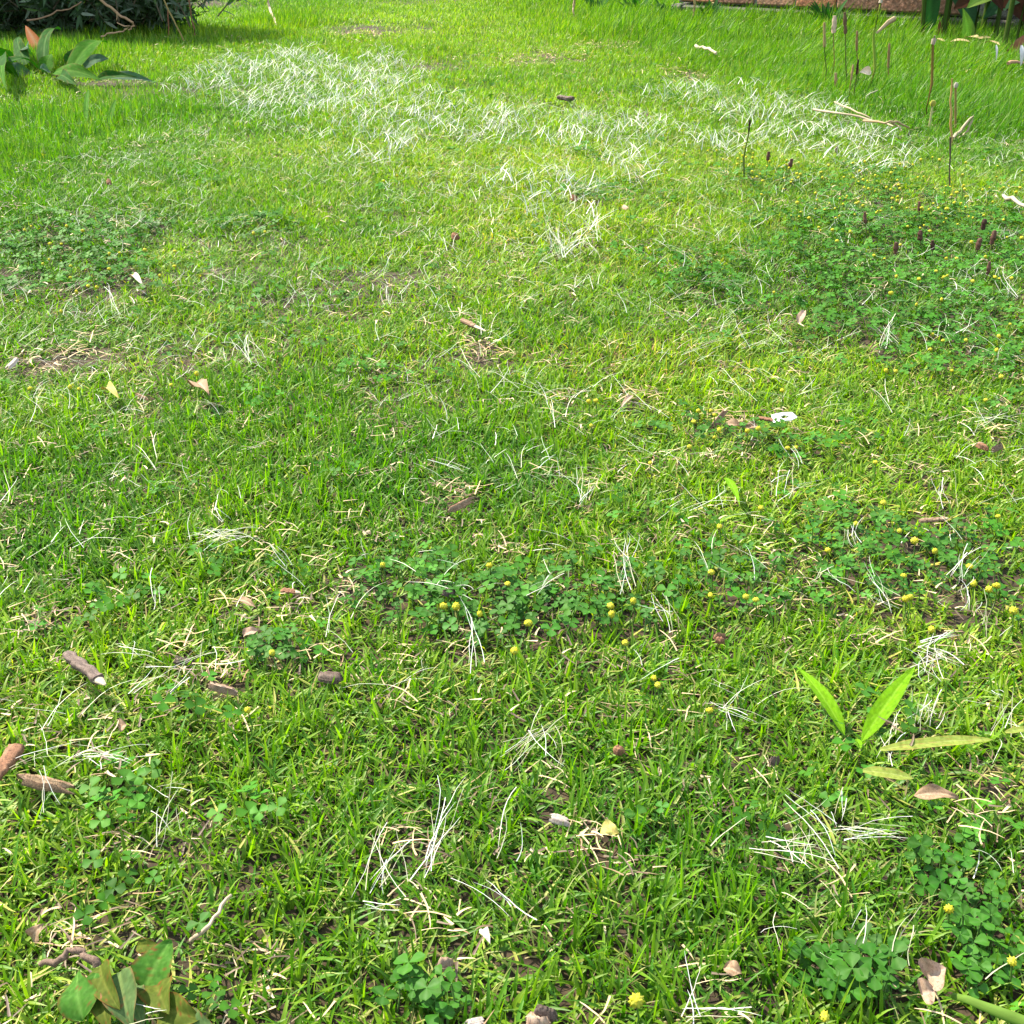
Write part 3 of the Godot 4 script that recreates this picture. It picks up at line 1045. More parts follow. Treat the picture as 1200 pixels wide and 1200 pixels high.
func dock_weeds() -> void:
	var o := thing("dock_plant", "broad-leaved dock plant at the foot of the grey shrub", "weed", on(Vector3(-1.732, 0, -4.877)))
	var g := [lin(0.026, 0.085, 0.016), lin(0.07, 0.15, 0.04), lin(0.12, 0.10, 0.03)]
	var l := [lin(0.045, 0.140, 0.012), lin(0.09, 0.20, 0.03), lin(0.12, 0.12, 0.03)]
	var p := [lin(0.07, 0.135, 0.085), lin(0.12, 0.19, 0.11), lin(0.12, 0.12, 0.05)]
	for q in [[Vector3(-1.779, 0.02, -4.76), Vector3(-1.864, 0.04, -4.691), 0.064, "spoon", p, 0.9], [Vector3(-1.792, 0.03, -4.83), Vector3(-1.808, 0.08, -4.595), 0.055, "spoon", g, 0.5], [Vector3(-1.769, 0.03, -4.83), Vector3(-1.829, 0.12, -5.247), 0.055, "ovate", g, 0.3], [Vector3(-1.638, 0.03, -4.725), Vector3(-1.595, 0.09, -5.087), 0.068, "ovate", l, 0.3],
			[Vector3(-1.671, 0.04, -4.64), Vector3(-1.458, 0.03, -4.528), 0.060, "lance", l, 1.0], [Vector3(-1.638, 0.03, -4.885), Vector3(-1.559, 0.05, -4.956), 0.051, "ovate", p, 0.9], [Vector3(-1.473, 0.03, -4.576), Vector3(-1.274, 0.02, -4.563), 0.038, "lance", p, 1.2], [Vector3(-1.677, 0.04, -4.64), Vector3(-1.697, 0.06, -4.592), 0.04, "spoon", p, 0.8],
			[Vector3(-1.788, 0.02, -4.61), Vector3(-1.636, 0.05, -4.105), 0.038, "lance", l, 0.8], [Vector3(-1.733, 0.03, -4.725), Vector3(-1.715, 0.09, -4.778), 0.06, "ovate", l, 0.5], [Vector3(-1.853, 0.03, -4.885), Vector3(-1.957, 0.1, -5.115), 0.06, "ovate", g, 0.3], [Vector3(-1.642, 0.03, -4.625), Vector3(-1.464, 0.05, -4.274), 0.05, "ovate", g, 0.6], [Vector3(-1.923, 0.02, -4.918), Vector3(-1.904, 0.1, -4.68), 0.064, "ovate", g, 0.5],
			[Vector3(-1.508, 0.02, -4.586), Vector3(-1.327, 0.05, -4.505), 0.034, "lance", g, 0.7], [Vector3(-1.908, 0.03, -5.113), Vector3(-1.841, 0.09, -4.897), 0.05, "spoon", p, 0.5], [Vector3(-1.722, 0.03, -4.94), Vector3(-1.666, 0.08, -4.997), 0.05, "ovate", g, 0.4], [Vector3(-1.868, 0.02, -4.811), Vector3(-1.715, 0.06, -4.281), 0.06, "spoon", g, 0.8]]:
		broad_leaf(o, q[0], q[1], q[2], q[3], Vector3(0, q[5], 1), rnd(0.05, 0.18), rnd(0.15, 0.5), q[4], 0.07)
	press(Vector3(-1.698, 0, -4.775), 0.16)
	press(Vector3(-1.826, 0, -4.775), 0.12)
	press(Vector3(-1.478, 0, -4.629), 0.12)

	o = thing("dock_plant", "low weed with red-edged broad leaves beside the curved twig", "weed", on(Vector3(-0.235, 0, -0.516)))
	var e := lin(0.20, 0.07, 0.03)
	var a := [lin(0.060, 0.165, 0.025), lin(0.12, 0.25, 0.05), e]
	var b := [lin(0.10, 0.165, 0.06), lin(0.16, 0.23, 0.08), lin(0.25, 0.10, 0.05)]
	var c := [lin(0.085, 0.115, 0.020), lin(0.13, 0.15, 0.03), lin(0.20, 0.07, 0.025)]
	for q in [[Vector3(-0.251, 0.028, -0.505), Vector3(-0.241, 0.02, -0.477), 0.023, "spoon", a, 1.1], [Vector3(-0.239, 0.032, -0.5), Vector3(-0.241, 0.016, -0.484), 0.010, "ovate", a, 0.8], [Vector3(-0.239, 0.03, -0.507), Vector3(-0.219, 0.03, -0.477), 0.017, "ovate", c, 0.7], [Vector3(-0.225, 0.034, -0.5), Vector3(-0.211, 0.022, -0.471), 0.022, "ovate", b, 0.9],
			[Vector3(-0.211, 0.026, -0.496), Vector3(-0.2, 0.04, -0.519), 0.024, "ovate", a, 0.9], [Vector3(-0.209, 0.026, -0.506), Vector3(-0.192, 0.03, -0.475), 0.022, "ovate", c, 1.0], [Vector3(-0.199, 0.024, -0.484), Vector3(-0.174, 0.026, -0.475), 0.020, "ovate", c, 1.0], [Vector3(-0.185, 0.02, -0.477), Vector3(-0.165, 0.025, -0.469), 0.018, "ovate", b, 1.0],
			[Vector3(-0.236, 0.022, -0.498), Vector3(-0.224, 0.018, -0.471), 0.014, "ovate", c, 1.0], [Vector3(-0.224, 0.026, -0.526), Vector3(-0.209, 0.032, -0.522), 0.009, "lance", c, 1.0], [Vector3(-0.222, 0.024, -0.501), Vector3(-0.207, 0.02, -0.475), 0.016, "ovate", b, 1.0]]:
		broad_leaf(o, q[0], q[1], q[2], q[3], Vector3(rnd(-0.3, 0.3), q[5], 0.7), rnd(0.05, 0.16), rnd(0.1, 0.45), q[4], 0.06)
	for q in [Vector3(-0.257, 0, -0.513), Vector3(-0.241, 0, -0.51), Vector3(-0.226, 0, -0.51), Vector3(-0.215, 0, -0.536), Vector3(-0.206, 0, -0.513), Vector3(-0.187, 0, -0.498)]:
		press(q, 0.022)

	o = thing("plantain_plant", "plantain weed with two long light green leaves spread in a wide angle", "weed", on(Vector3(0.264, 0, -0.758)))
	var y := [lin(0.14, 0.31, 0.010), lin(0.20, 0.38, 0.03), lin(0.12, 0.27, 0.01)]
	broad_leaf(o, Vector3(0.254, 0.012, -0.746), Vector3(0.227, 0.036, -0.809), 0.0135, "lance", Vector3(0.35, 0.8, 0.6), 0.07, 0.30, y)
	broad_leaf(o, Vector3(0.265, 0.012, -0.738), Vector3(0.321, 0.038, -0.802), 0.0150, "lance", Vector3(-0.35, 0.8, 0.6), 0.05, 0.28, y)
	broad_leaf(o, Vector3(0.263, 0.01, -0.744), Vector3(0.262, 0.012, -0.729), 0.005, "lance", Vector3(0, 1, 0.5), 0.05, 0.3, y)
	press_line(Vector3(0.259, 0, -0.758), Vector3(0.24, 0, -0.855), 0.02)
	press_line(Vector3(0.27, 0, -0.753), Vector3(0.342, 0, -0.851), 0.02)
	var yl := [lin(0.24, 0.30, 0.06), lin(0.32, 0.36, 0.11), lin(0.32, 0.22, 0.07)]
	for q in [[Vector3(0.268, 0.03, -0.706), Vector3(0.352, 0.034, -0.713), 0.0085, "long yellow-green blade lying flat below the plantain leaves"], [Vector3(0.249, 0.03, -0.682), Vector3(0.284, 0.028, -0.677), 0.0085, "short yellow-green blade lying in front of the long yellow one"], [Vector3(0.237, 0.012, -1.214), Vector3(0.234, 0.03, -1.109), 0.009, "short bright green blade standing out behind the clover"], [Vector3(0.366, 0.03, -0.726), Vector3(0.391, 0.03, -0.73), 0.005, "narrow yellowish blade tip beside the long flat blade"]]:
		var s := thing("grass_leaf", q[3], "grass leaf", on(q[0]))
		broad_leaf(s, q[0], q[1], q[2], "strap" if q[2] < 0.0086 else "lance", Vector3(0, 1, 0.35), 0.04, 0.2, yl if q[2] < 0.0086 else y, 0.02, "blade")
		press_line(q[0], q[1], 0.014)
	stalk("thick_stalk", "thick pale green stalk lying across the clover at the lower corner", [Vector3(0.252, 0.022, -0.491), Vector3(0.257, 0.028, -0.483), Vector3(0.27, 0.03, -0.473), Vector3(0.291, 0.03, -0.461)], 0.0018, 0.0042, lin(0.17, 0.29, 0.05), M.leaf)
	press_line(Vector3(0.262, 0, -0.505), Vector3(0.295, 0, -0.487), 0.014)
	for q in [[Vector3(-1.245, 0, -3.648), Vector3(-1.368, 0, -4.199), "coarse upright grass leaf in the lawn below the dock plant"], [Vector3(-1.161, 0, -3.573), Vector3(-1.204, 0, -3.94), "coarse yellowish grass leaf leaning away from the dock plant"]]:
		var s := thing("grass_leaf", q[2], "grass leaf", on(q[0]))
		broad_leaf(s, q[0], q[1] + Vector3(0, 0.06, 0.1), 0.016, "lance", Vector3(0.3, 0.5, 1), 0.05, 0.3, l, 0.02, "blade")


func debris() -> void:
	var o: Node3D
	var dark := [lin(0.13, 0.095, 0.08), lin(0.22, 0.165, 0.14), lin(0.09, 0.065, 0.055)]
	var rust := [lin(0.26, 0.125, 0.065), lin(0.34, 0.18, 0.10), lin(0.16, 0.075, 0.04)]
	var tan := [lin(0.26, 0.17, 0.10), lin(0.38, 0.28, 0.19), lin(0.17, 0.10, 0.06)]
	var pink := [lin(0.34, 0.235, 0.17), lin(0.44, 0.33, 0.26), lin(0.22, 0.14, 0.095)]
	var white := [lin(0.46, 0.41, 0.38), lin(0.38, 0.33, 0.31), lin(0.30, 0.24, 0.2)]
	var gold := [lin(0.42, 0.38, 0.09), lin(0.34, 0.25, 0.07), lin(0.45, 0.42, 0.15)]
	# sticks
	for q in [
		[Vector3(-0.366, 0.028, -0.832), Vector3(-0.32, 0.028, -0.786), 0.0052, dark, 0.16, "broken_stick", "grey-brown broken stick with a pale torn end"],
		[Vector3(-0.365, 0.028, -0.665), Vector3(-0.361, 0.03, -0.708), 0.0058, rust, 0.0, "broken_stick", "reddish brown stick end at the edge of the frame above the pale bark"],
		[Vector3(-0.21, 0.024, -0.95), Vector3(-0.192, 0.024, -0.947), 0.0026, rust, 0.3, "wood_piece", "small rust-brown wood piece with pale tip near the bare patch"],
		[Vector3(-0.075, 0.03, -1.724), Vector3(-0.038, 0.03, -1.676), 0.0042, tan, 0.45, "reed_piece", "short tan hollow reed piece lying alone on short grass"],
		[Vector3(0.41, 0.03, -1.08), Vector3(0.442, 0.03, -1.088), 0.0026, tan, 0.15, "dry_twig", "small tan twig lying at the top of the flowering clover"],
		[Vector3(0.298, 0.026, -1.357), Vector3(0.315, 0.026, -1.349), 0.0026, rust, 0.0, "dry_twig", "dark rust twig end beside the white plastic tag"],
		[Vector3(0.149, 0.03, -4.096), Vector3(0.195, 0.03, -4.058), 0.009, dark, 0.0, "wood_piece", "dark wood piece on the far lawn between straw patches"],
	]:
		o = thing(q[5], q[6], "stick" if "stick" in q[5] or "twig" in q[5] else "wood", on(q[0]))
		stick_parts(o, on(q[0]) - o.position, on(q[1]) - o.position, q[2], q[3], lin(0.66, 0.55, 0.40), q[4])
		press_line(q[0], q[1], q[2] * 2.2 + 0.007)
	# chips: bark, wood, shell-like scraps
	for q in [
		[Vector3(-0.35, 0.026, -0.684), Vector3(-0.309, 0.026, -0.675), 0.0135, 0.004, tan, "bark_chip", "pale curled bark chip with a frayed tail", 0.5],
		[Vector3(-0.157, 0.02, -0.824), Vector3(-0.138, 0.024, -0.817), 0.010, 0.004, dark, "bark_chip", "grooved grey-brown bark chip beside the small clover", 0.2],
		[Vector3(-0.242, 0.02, -0.805), Vector3(-0.219, 0.02, -0.8), 0.008, 0.003, pink, "bark_chip", "pale pinkish chip beside crossed straws below the bare patch", 0.4],
		[Vector3(-0.282, 0.016, -0.848), Vector3(-0.265, 0.016, -0.844), 0.008, 0.003, dark, "bark_chip", "dark brown chip half sunk in the grass near the broken stick", 0.4],
		[Vector3(0.008, 0.024, -0.477), Vector3(0.023, 0.028, -0.475), 0.014, 0.006, pink, "bark_chip", "crumbly tan bark chunk at the bottom edge of the lawn", 0.4],
		[Vector3(0.014, 0.03, -0.48), Vector3(0.026, 0.03, -0.477), 0.006, 0.004, dark, "bark_chip", "dark bark sliver lying on the crumbly tan chunk", 0.2],
		[Vector3(0.027, 0.03, -0.64), Vector3(0.04, 0.03, -0.638), 0.010, 0.0015, white, "pale_chip", "flat pale chip above the worn patch of the lawn", 0.3],
		[Vector3(-0.024, 0.03, -0.469), Vector3(-0.015, 0.03, -0.474), 0.009, 0.0015, white, "pale_chip", "white chip standing in the grass beside the bark chunk", 0.3],
		[Vector3(-0.686, 0.026, -1.552), Vector3(-0.684, 0.03, -1.586), 0.012, 0.0015, white, "pale_chip", "white chip in the grass beside the reddish bare patch", 0.2],
		[Vector3(-0.044, 0.024, -0.518), Vector3(-0.034, 0.024, -0.519), 0.010, 0.004, pink, "bark_chip", "small pinkish chip with a dark underside in deep grass", 0.5],
		[Vector3(0.244, 0.022, -1.356), Vector3(0.27, 0.026, -1.41), 0.009, 0.003, tan, "bark_chip", "narrow tan bark strip slanting beside the yellow flowers", 0.3],
		[Vector3(-0.064, 0.026, -1.117), Vector3(-0.039, 0.03, -1.139), 0.009, 0.003, tan, "bark_chip", "pale tan bark sliver in the open middle of the lawn", 0.5],
		[Vector3(0.173, 0.03, -0.871), Vector3(0.183, 0.03, -0.873), 0.010, 0.005, rust, "bark_chip", "small rust chip among straw left of the plantain", 0.3],
		[Vector3(0.191, 0.02, -0.713), Vector3(0.198, 0.02, -0.715), 0.007, 0.004, dark, "seed_husk", "tiny dark brown husk in the grass below the plantain leaf", 0.6],
		[Vector3(-0.113, 0.03, -2.268), Vector3(-0.098, 0.03, -2.261), 0.014, 0.006, rust, "seed_husk", "reddish brown husk on the lawn below the white straw", 0.6],
		[Vector3(0.127, 0.03, -2.59), Vector3(0.139, 0.03, -2.582), 0.012, 0.006, rust, "seed_husk", "small red-brown husk in front of the far straw band", 0.6],
		[Vector3(0.076, 0.026, -0.722), Vector3(0.084, 0.026, -0.721), 0.010, 0.003, rust, "seed_husk", "rounded brown scrap beside the crossed white straws", 0.6],
		[Vector3(-0.062, 0.03, -0.94), Vector3(-0.051, 0.03, -0.94), 0.008, 0.003, dark, "bark_chip", "dark scrap lying on the middle clover leaves", 0.3],
		[Vector3(0.538, 0.026, -1.279), Vector3(0.548, 0.026, -1.269), 0.009, 0.003, rust, "bark_chip", "reddish chip in the grass behind the flowering clover", 0.4],
		[Vector3(0.548, 0.026, -1.262), Vector3(0.568, 0.026, -1.282), 0.008, 0.003, tan, "bark_chip", "tan splinter beside the reddish chip behind the clover", 0.5],
		[Vector3(-0.906, 0.03, -2.741), Vector3(-0.892, 0.03, -2.732), 0.012, 0.006, rust, "seed_husk", "reddish husk in the long grass below the dock plant", 0.6],
		[Vector3(0.23, 0.03, -2.516), Vector3(0.238, 0.03, -2.492), 0.012, 0.003, pink, "pale_chip", "pale pink chip among the white straw", 0.4],
		[Vector3(-0.489, 0.02, -1.468), Vector3(-0.465, 0.02, -1.45), 0.006, 0.002, tan, "bark_chip", "thin tan sliver beside the orange-brown leaf bit", 0.4],
	]:
		var at: Vector3 = on(q[0])
		lone(q[5], chip_mesh(Vector3(0, -0.004, 0), (on(q[1]) - at) * 0.85 + Vector3(0, -0.006, 0), q[2] * 0.8, q[3], q[4], 0.3, q[7]), M.wood if q[4] == white or q[4] == pink else M.bark, q[6], "chip" if "chip" in q[5] else "husk", at, "bark chips scattered on the lawn" if q[5] == "bark_chip" else "")
		press_line(q[0], q[1], q[2] * 0.6 + 0.005)
	# dead leaves
	for q in [
		[Vector3(0.278, 0.028, -0.658), Vector3(0.309, 0.028, -0.656), 0.011, tan, "lance", 0.6, "curled reddish tan dead leaf below the yellow-green blades"],
		[Vector3(0.239, 0.026, -0.499), Vector3(0.249, 0.034, -0.5), 0.020, pink, "ovate", 0.9, "curled tan dead leaf forming a dark hollow beside the clover"],
		[Vector3(0.233, 0.024, -0.489), Vector3(0.241, 0.028, -0.489), 0.016, pink, "ovate", 0.7, "crumpled pinkish leaf scrap below the hollow dead leaf"],
		[Vector3(-0.41, 0.026, -1.465), Vector3(-0.381, 0.03, -1.418), 0.022, tan, "ovate", 0.5, "round tan dead leaf standing in the grass"],
		[Vector3(-0.525, 0.02, -1.462), Vector3(-0.495, 0.026, -1.422), 0.014, gold, "ovate", 0.8, "folded orange-brown leaf bit in grass near yellow flowers"],
		[Vector3(0.06, 0.03, -0.626), Vector3(0.071, 0.03, -0.62), 0.011, gold, "ovate", 0.3, "small yellow leaf above the worn patch"],
		[Vector3(0.253, 0.022, -1.342), Vector3(0.277, 0.022, -1.332), 0.012, tan, "lance", 0.8, "curled brown leaf scrap between the tag and the bark strip"],
		[Vector3(0.279, 0.022, -1.329), Vector3(0.296, 0.024, -1.335), 0.011, tan, "ovate", 0.7, "small curled tan leaf right in front of the rust twig"],
		[Vector3(-0.633, 0.03, -1.969), Vector3(-0.595, 0.03, -1.903), 0.012, white, "lance", 0.5, "narrow whitish dead leaf among the left-hand yellow flowers"],
		[Vector3(0.425, 0.024, -1.727), Vector3(0.44, 0.034, -1.753), 0.012, pink, "ovate", 0.5, "upright pinkish leaf scrap in the sunlit short grass"],
		[Vector3(-0.251, 0.012, -0.946), Vector3(-0.23, 0.016, -0.93), 0.008, tan, "lance", 0.6, "tan leaf shred in the bare patch under the rust wood piece"],
		[Vector3(-0.233, 0.014, -0.886), Vector3(-0.218, 0.02, -0.887), 0.010, pink, "ovate", 0.6, "whitish torn leaf in the bare patch next to the small clover"],
		[Vector3(0.136, 0.02, -1.403), Vector3(0.157, 0.026, -1.434), 0.006, pink, "lance", 0.5, "pale curled shred at the middle bare spot"],
		[Vector3(-0.289, 0.02, -0.534), Vector3(-0.283, 0.03, -0.538), 0.010, tan, "lance", 0.5, "tan withered leaf above the curved twig"],
		[Vector3(-0.018, 0.02, -0.544), Vector3(-0.013, 0.024, -0.529), 0.006, white, "lance", 0.5, "slim whitish withered leaf in the lower lawn"],
		[Vector3(0.124, 0.024, -0.511), Vector3(0.134, 0.024, -0.506), 0.010, tan, "lance", 0.6, "tan boat-shaped dead leaf beside the lower clover"],
		[Vector3(-0.292, 0.02, -0.745), Vector3(-0.296, 0.02, -0.738), 0.012, tan, "ovate", 0.6, "brown rounded leaf scrap between the stick and the straws"],
	]:
		o = thing("dead_leaf", q[6], "dead leaf", on(q[0]), "dead leaves scattered on the lawn")
		part("blade", leaf_mesh(Vector3.ZERO, on(q[1]) - o.position, q[2], q[4], Vector3(rnd(-0.2, 0.2), 1, 0.4), 0.15, q[5], 0.14, [q[3][0], q[3][1], q[3][2]], 11, 9), M.dry, o)
		press_line(q[0], q[1], 0.014)
	# the curved twig and single stems
	stalk("curved_twig", "curved grey-brown twig ending at the red-edged weed", [Vector3(-0.28, 0.016, -0.519), Vector3(-0.27, 0.022, -0.513), Vector3(-0.263, 0.028, -0.515), Vector3(-0.256, 0.03, -0.516), Vector3(-0.247, 0.03, -0.512), Vector3(-0.242, 0.026, -0.509)], 0.0019, 0.0025, lin(0.20, 0.135, 0.10), M.bark)
	press_line(Vector3(-0.286, 0, -0.531), Vector3(-0.253, 0, -0.531), 0.012)
	stalk("dry_stalk", "pale bent dry stem slanting above the red-edged weed", [Vector3(-0.195, 0.02, -0.537), Vector3(-0.185, 0.03, -0.536), Vector3(-0.179, 0.034, -0.546), Vector3(-0.174, 0.034, -0.56)], 0.0016, 0.0010, lin(0.396, 0.304, 0.211), M.straw)
	stalk("dry_stalk", "white dry stem lying on the far lawn beside the long grass", [Vector3(0.761, 0.05, -5.33), Vector3(0.778, 0.055, -5.182), Vector3(0.803, 0.05, -5.045)], 0.006, 0.005, lin(0.409, 0.343, 0.238), M.straw)
	stalk("dry_stalk", "pale dry stem entering from the edge beyond the flowers", [Vector3(1.022, 0.04, -2.535), Vector3(1.022, 0.045, -2.471), Vector3(1.042, 0.04, -2.409)], 0.004, 0.004, lin(0.409, 0.343, 0.264), M.straw)
	# the white tag: a plate with two slots and one bent corner
	var tag_at := on(Vector3(0.314, 0.025, -1.349))
	var tagged := thing("plastic_tag", "small white plastic tag with two dark slots", "tag", tag_at)
	var pa := on(Vector3(0.314, 0.025, -1.343)) - tag_at
	var pb := on(Vector3(0.337, 0.025, -1.351)) - tag_at
	var pc := on(Vector3(0.346, 0.025, -1.359)) - tag_at
	var pd := on(Vector3(0.341, 0.028, -1.366)) - tag_at
	var pe := on(Vector3(0.315, 0.028, -1.36)) - tag_at
	var mb := Mb.new()
	plate(mb, [pa, pb, pc, pd, pe], [[0.13, 0.34, 0.075, 0.26], [0.52, 0.52, 0.19, 0.24]])
	part("plate", mb.done(), M.plastic, tagged)
	press_line(Vector3(0.327, 0, -1.401), Vector3(0.357, 0, -1.409), 0.022)
	press_line(Vector3(0.324, 0, -1.382), Vector3(0.353, 0, -1.39), 0.02)


# a thin plate over the quad pa pb pd pe (pc is the drawn-out corner), with oval holes given as shares of the plate
func plate(mb: Mb, q: Array, holes: Array) -> void:
	var nx := 36
	var ny := 18
	var up: Vector3 = (q[1] - q[0]).cross(q[4] - q[0]).normalized()
	var solid := func(i: int, k: int) -> bool:
		if i < 0 or k < 0 or i >= nx or k >= ny:
			return false
		for h in holes:
			var u: float = ((i + 0.5) / nx - h[0]) / h[2]
			var w: float = ((k + 0.5) / ny - h[1]) / h[3]
			if u * u + w * w < 1.0:
				return false
		return true
	var at := func(i: int, k: int) -> Vector3:
		var u := float(i) / nx
		var w := float(k) / ny
		var edge: Vector3 = q[1].lerp(q[2], w * 2.0) if w < 0.5 else q[2].lerp(q[3], w * 2.0 - 1.0)
		var lo: Vector3 = q[0].lerp(q[4], w)
		return lo.lerp(edge, u) + up * 0.0012 * sin(PI * u)
	var col := Color.WHITE
	var thick := up * 0.0008
	for i in nx:
		for k in ny:
			if not solid.call(i, k):
				continue
			var p := [at.call(i, k), at.call(i + 1, k), at.call(i + 1, k + 1), at.call(i, k + 1)]
			var mid: Vector3 = (p[0] + p[2]) * 0.5
			mb.face([p[0] + thick, p[1] + thick, p[2] + thick, p[3] + thick], mid, col)
			mb.face([p[0] - thick, p[1] - thick, p[2] - thick, p[3] - thick], mid, col)
			for s in [[0, -1, 0, 1], [1, 0, 1, 2], [0, 1, 2, 3], [-1, 0, 3, 0]]:
				if not solid.call(i + s[0], k + s[1]):
					var r: Vector3 = p[s[2]]
					var t: Vector3 = p[s[3]]
					mb.face([r + thick, t + thick, t - thick, r - thick], mid, col)


func stalks() -> void:
	var brown := lin(0.030, 0.015, 0.011)
	var buff := lin(0.34, 0.24, 0.12)
	var stem := lin(0.16, 0.20, 0.06)
	var dry := lin(0.36, 0.24, 0.11)
	var far := "tall seed heads in the long grass"
	var near := "dark plantain seed heads among the clover flowers"
	# tall ones in the long grass: base, top, head length, head radius
	for q in [
		[Vector3(1.115, 0, -4.448), Vector3(1.103, 0.245, -4.448), 0.055, 0.017, lin(0.55, 0.42, 0.30), dry, "seed head with a whitish fluffy top standing before the bricks"],
		[Vector3(1.178, 0, -4.448), Vector3(1.137, 0.258, -4.448), 0.07, 0.012, lin(0.14, 0.09, 0.05), stem, "dark thin seed head just behind the fluffy whitish one"],
		[Vector3(1.087, 0, -4.404), Vector3(1.06, 0.226, -4.404), 0.08, 0.011, lin(0.30, 0.24, 0.10), stem, "olive-brown long seed head on the outer side of the group"],
		[Vector3(1.219, 0, -4.492), Vector3(1.199, 0.197, -4.492), 0.065, 0.010, lin(0.24, 0.16, 0.07), dry, "short tan seed head half sunk in the long grass"],
		[Vector3(1.331, 0, -4.492), Vector3(1.317, 0.161, -4.492), 0.08, 0.009, lin(0.24, 0.17, 0.07), dry, "tan seed head alone in the long grass below the canna"],
		[Vector3(1.116, 0, -4.122), Vector3(1.115, 0.137, -4.122), 0.045, 0.007, brown, stem, "dark-tipped seed head rising from the edge of the long grass"],
		[Vector3(1.119, 0, -4.199), Vector3(1.121, 0.112, -4.199), 0.05, 0.007, buff, dry, "pale brown seed head leaning on the dark-tipped one"],
		[Vector3(1.088, 0, -4.239), Vector3(1.076, 0.081, -4.239), 0.05, 0.010, buff, stem, "low buff seed head below the olive-brown one"],
		[Vector3(0.544, 0, -2.871), Vector3(0.545, 0.142, -2.871), 0.028, 0.0055, brown, stem, "dark seed head on a long thin stem above the white straw"],
	]:
		seed_head(q[0], q[1], q[2], q[3] * 0.5, 0.0018, q[4] * 0.75, q[5] * 0.8, q[6], far)
	# short dark ones over the flowers
	for q in [
		[Vector3(0.611, 0, -2.961), Vector3(0.614, 0.058, -2.961), "dark seed head in the straw band, alone"],
		[Vector3(0.638, 0, -2.861), Vector3(0.648, 0.058, -2.861), "dark slanting seed head leaning over white straw"],
		[Vector3(0.843, 0, -3.217), Vector3(0.842, 0.026, -3.217), "tiny black seed head beyond the straw band"],
		[Vector3(0.808, 0, -2.392), Vector3(0.801, 0.057, -2.392), "upright black seed head in the middle of the flowers"],
		[Vector3(0.672, 0, -2.271), Vector3(0.661, 0.063, -2.271), "tallest dark seed head at the edge of the flowers"],
		[Vector3(0.756, 0, -2.209), Vector3(0.75, 0.048, -2.209), "olive seed head below the upright black one"],
		[Vector3(0.756, 0, -2.138), Vector3(0.75, 0.046, -2.138), "short thick dark seed head among dense flowers"],
		[Vector3(0.693, 0, -2.149), Vector3(0.689, 0.04, -2.149), "dark seed head on a pale stem in front of the flowers"],
		[Vector3(0.886, 0, -2.271), Vector3(0.888, 0.049, -2.271), "large reddish black seed head beyond the others"],
		[Vector3(0.878, 0, -2.197), Vector3(0.882, 0.049, -2.197), "slanting dark seed head beside the reddish black one"],
		[Vector3(0.829, 0, -2.138), Vector3(0.835, 0.048, -2.138), "grey-brown slanting seed head in front of the slanting dark one"],
		[Vector3(0.802, 0, -1.997), Vector3(0.802, 0.041, -1.997), "dark seed head lowest of those among the flowers"],
	]:
		seed_head(q[0], q[1], rnd(0.016, 0.026), rnd(0.0034, 0.0046), 0.0012, brown * rnd(1.5, 4.0), lin(0.20, 0.22, 0.08), q[2], near)
	var yg := lin(0.30, 0.36, 0.07)
	var o := thing("tall_weed", "tallest yellow-green weed stalk with a side bud and white tip", "weed", on(Vector3(1.216, 0, -4.32)))
	var up: Vector3 = Vector3(0.003, 0.293, 0)
	var mb := Mb.new()
	mb.tube(PackedVector3Array([Vector3.ZERO, up * 0.3 + Vector3(0.012, 0, 0), up * 0.65 - Vector3(0.008, 0, 0), up]), PackedFloat32Array([0.0062, 0.0055, 0.005, 0.0035]), 8, [yg, yg * 0.9], 0.05, rng)
	part("stem", mb.done(), M.leaf, o)
	mb = Mb.new()
	mb.tube(PackedVector3Array([up, up + Vector3(0.0, 0.02, 0)]), PackedFloat32Array([0.007, 0.005]), 8, [lin(0.36, 0.32, 0.27), lin(0.22, 0.18, 0.12)], 0.4, rng)
	part("white_tip", mb.done(), M.petal, o)
	mb = Mb.new()
	mb.tube(PackedVector3Array([up * 0.68, up * 0.8 + Vector3(0.035, 0, 0), up * 0.84 + Vector3(0.055, 0, 0)]), PackedFloat32Array([0.003, 0.007, 0.008]), 8, [lin(0.40, 0.32, 0.2), lin(0.25, 0.18, 0.1)], 0.35, rng)
	part("side_bud", mb.done(), M.petal, o)
	part("leaf", leaf_mesh(up * 0.27, up * 0.32 + Vector3(-0.045, -0.015, 0.02), 0.03, "lance", Vector3(0, 0.4, 1), 0.1, 0.4, 0.05, [lin(0.6, 0.5, 0.38), lin(0.66, 0.56, 0.44)], 7, 5), M.dry, o)
	# bare stalks
	var st := "dry bare stalks in the long grass"
	var orange := lin(0.34, 0.22, 0.07)
	o = thing("budded_stalk", "orange-brown stalk with a white bud rising before the canna litter", "stalk", on(Vector3(1.241, 0, -3.772)))
	up = Vector3(-0.008, 0.217, 0)
	mb = Mb.new()
	mb.tube(PackedVector3Array([Vector3.ZERO, up * 0.5 + Vector3(0.01, 0, 0), up]), PackedFloat32Array([0.0042, 0.004, 0.0035]), 7, [orange * 0.8, orange * 0.5, orange], 0.15, rng)
	part("stem", mb.done(), M.leaf, o)
	mb = Mb.new()
	mb.tube(PackedVector3Array([up, up + Vector3(0.002, 0.014, 0), up + Vector3(0.002, 0.024, 0)]), PackedFloat32Array([0.005, 0.0065, 0.003]), 8, [lin(0.34, 0.29, 0.23), lin(0.2, 0.15, 0.10)], 0.3, rng)
	part("bud", mb.done(), M.petal, o)
	o = thing("budded_stalk", "pale thin stalk with a round grey bud beside the brown stalk", "stalk", on(Vector3(1.271, 0, -3.573)))
	up = Vector3(-0.021, 0.128, 0)
	mb = Mb.new()
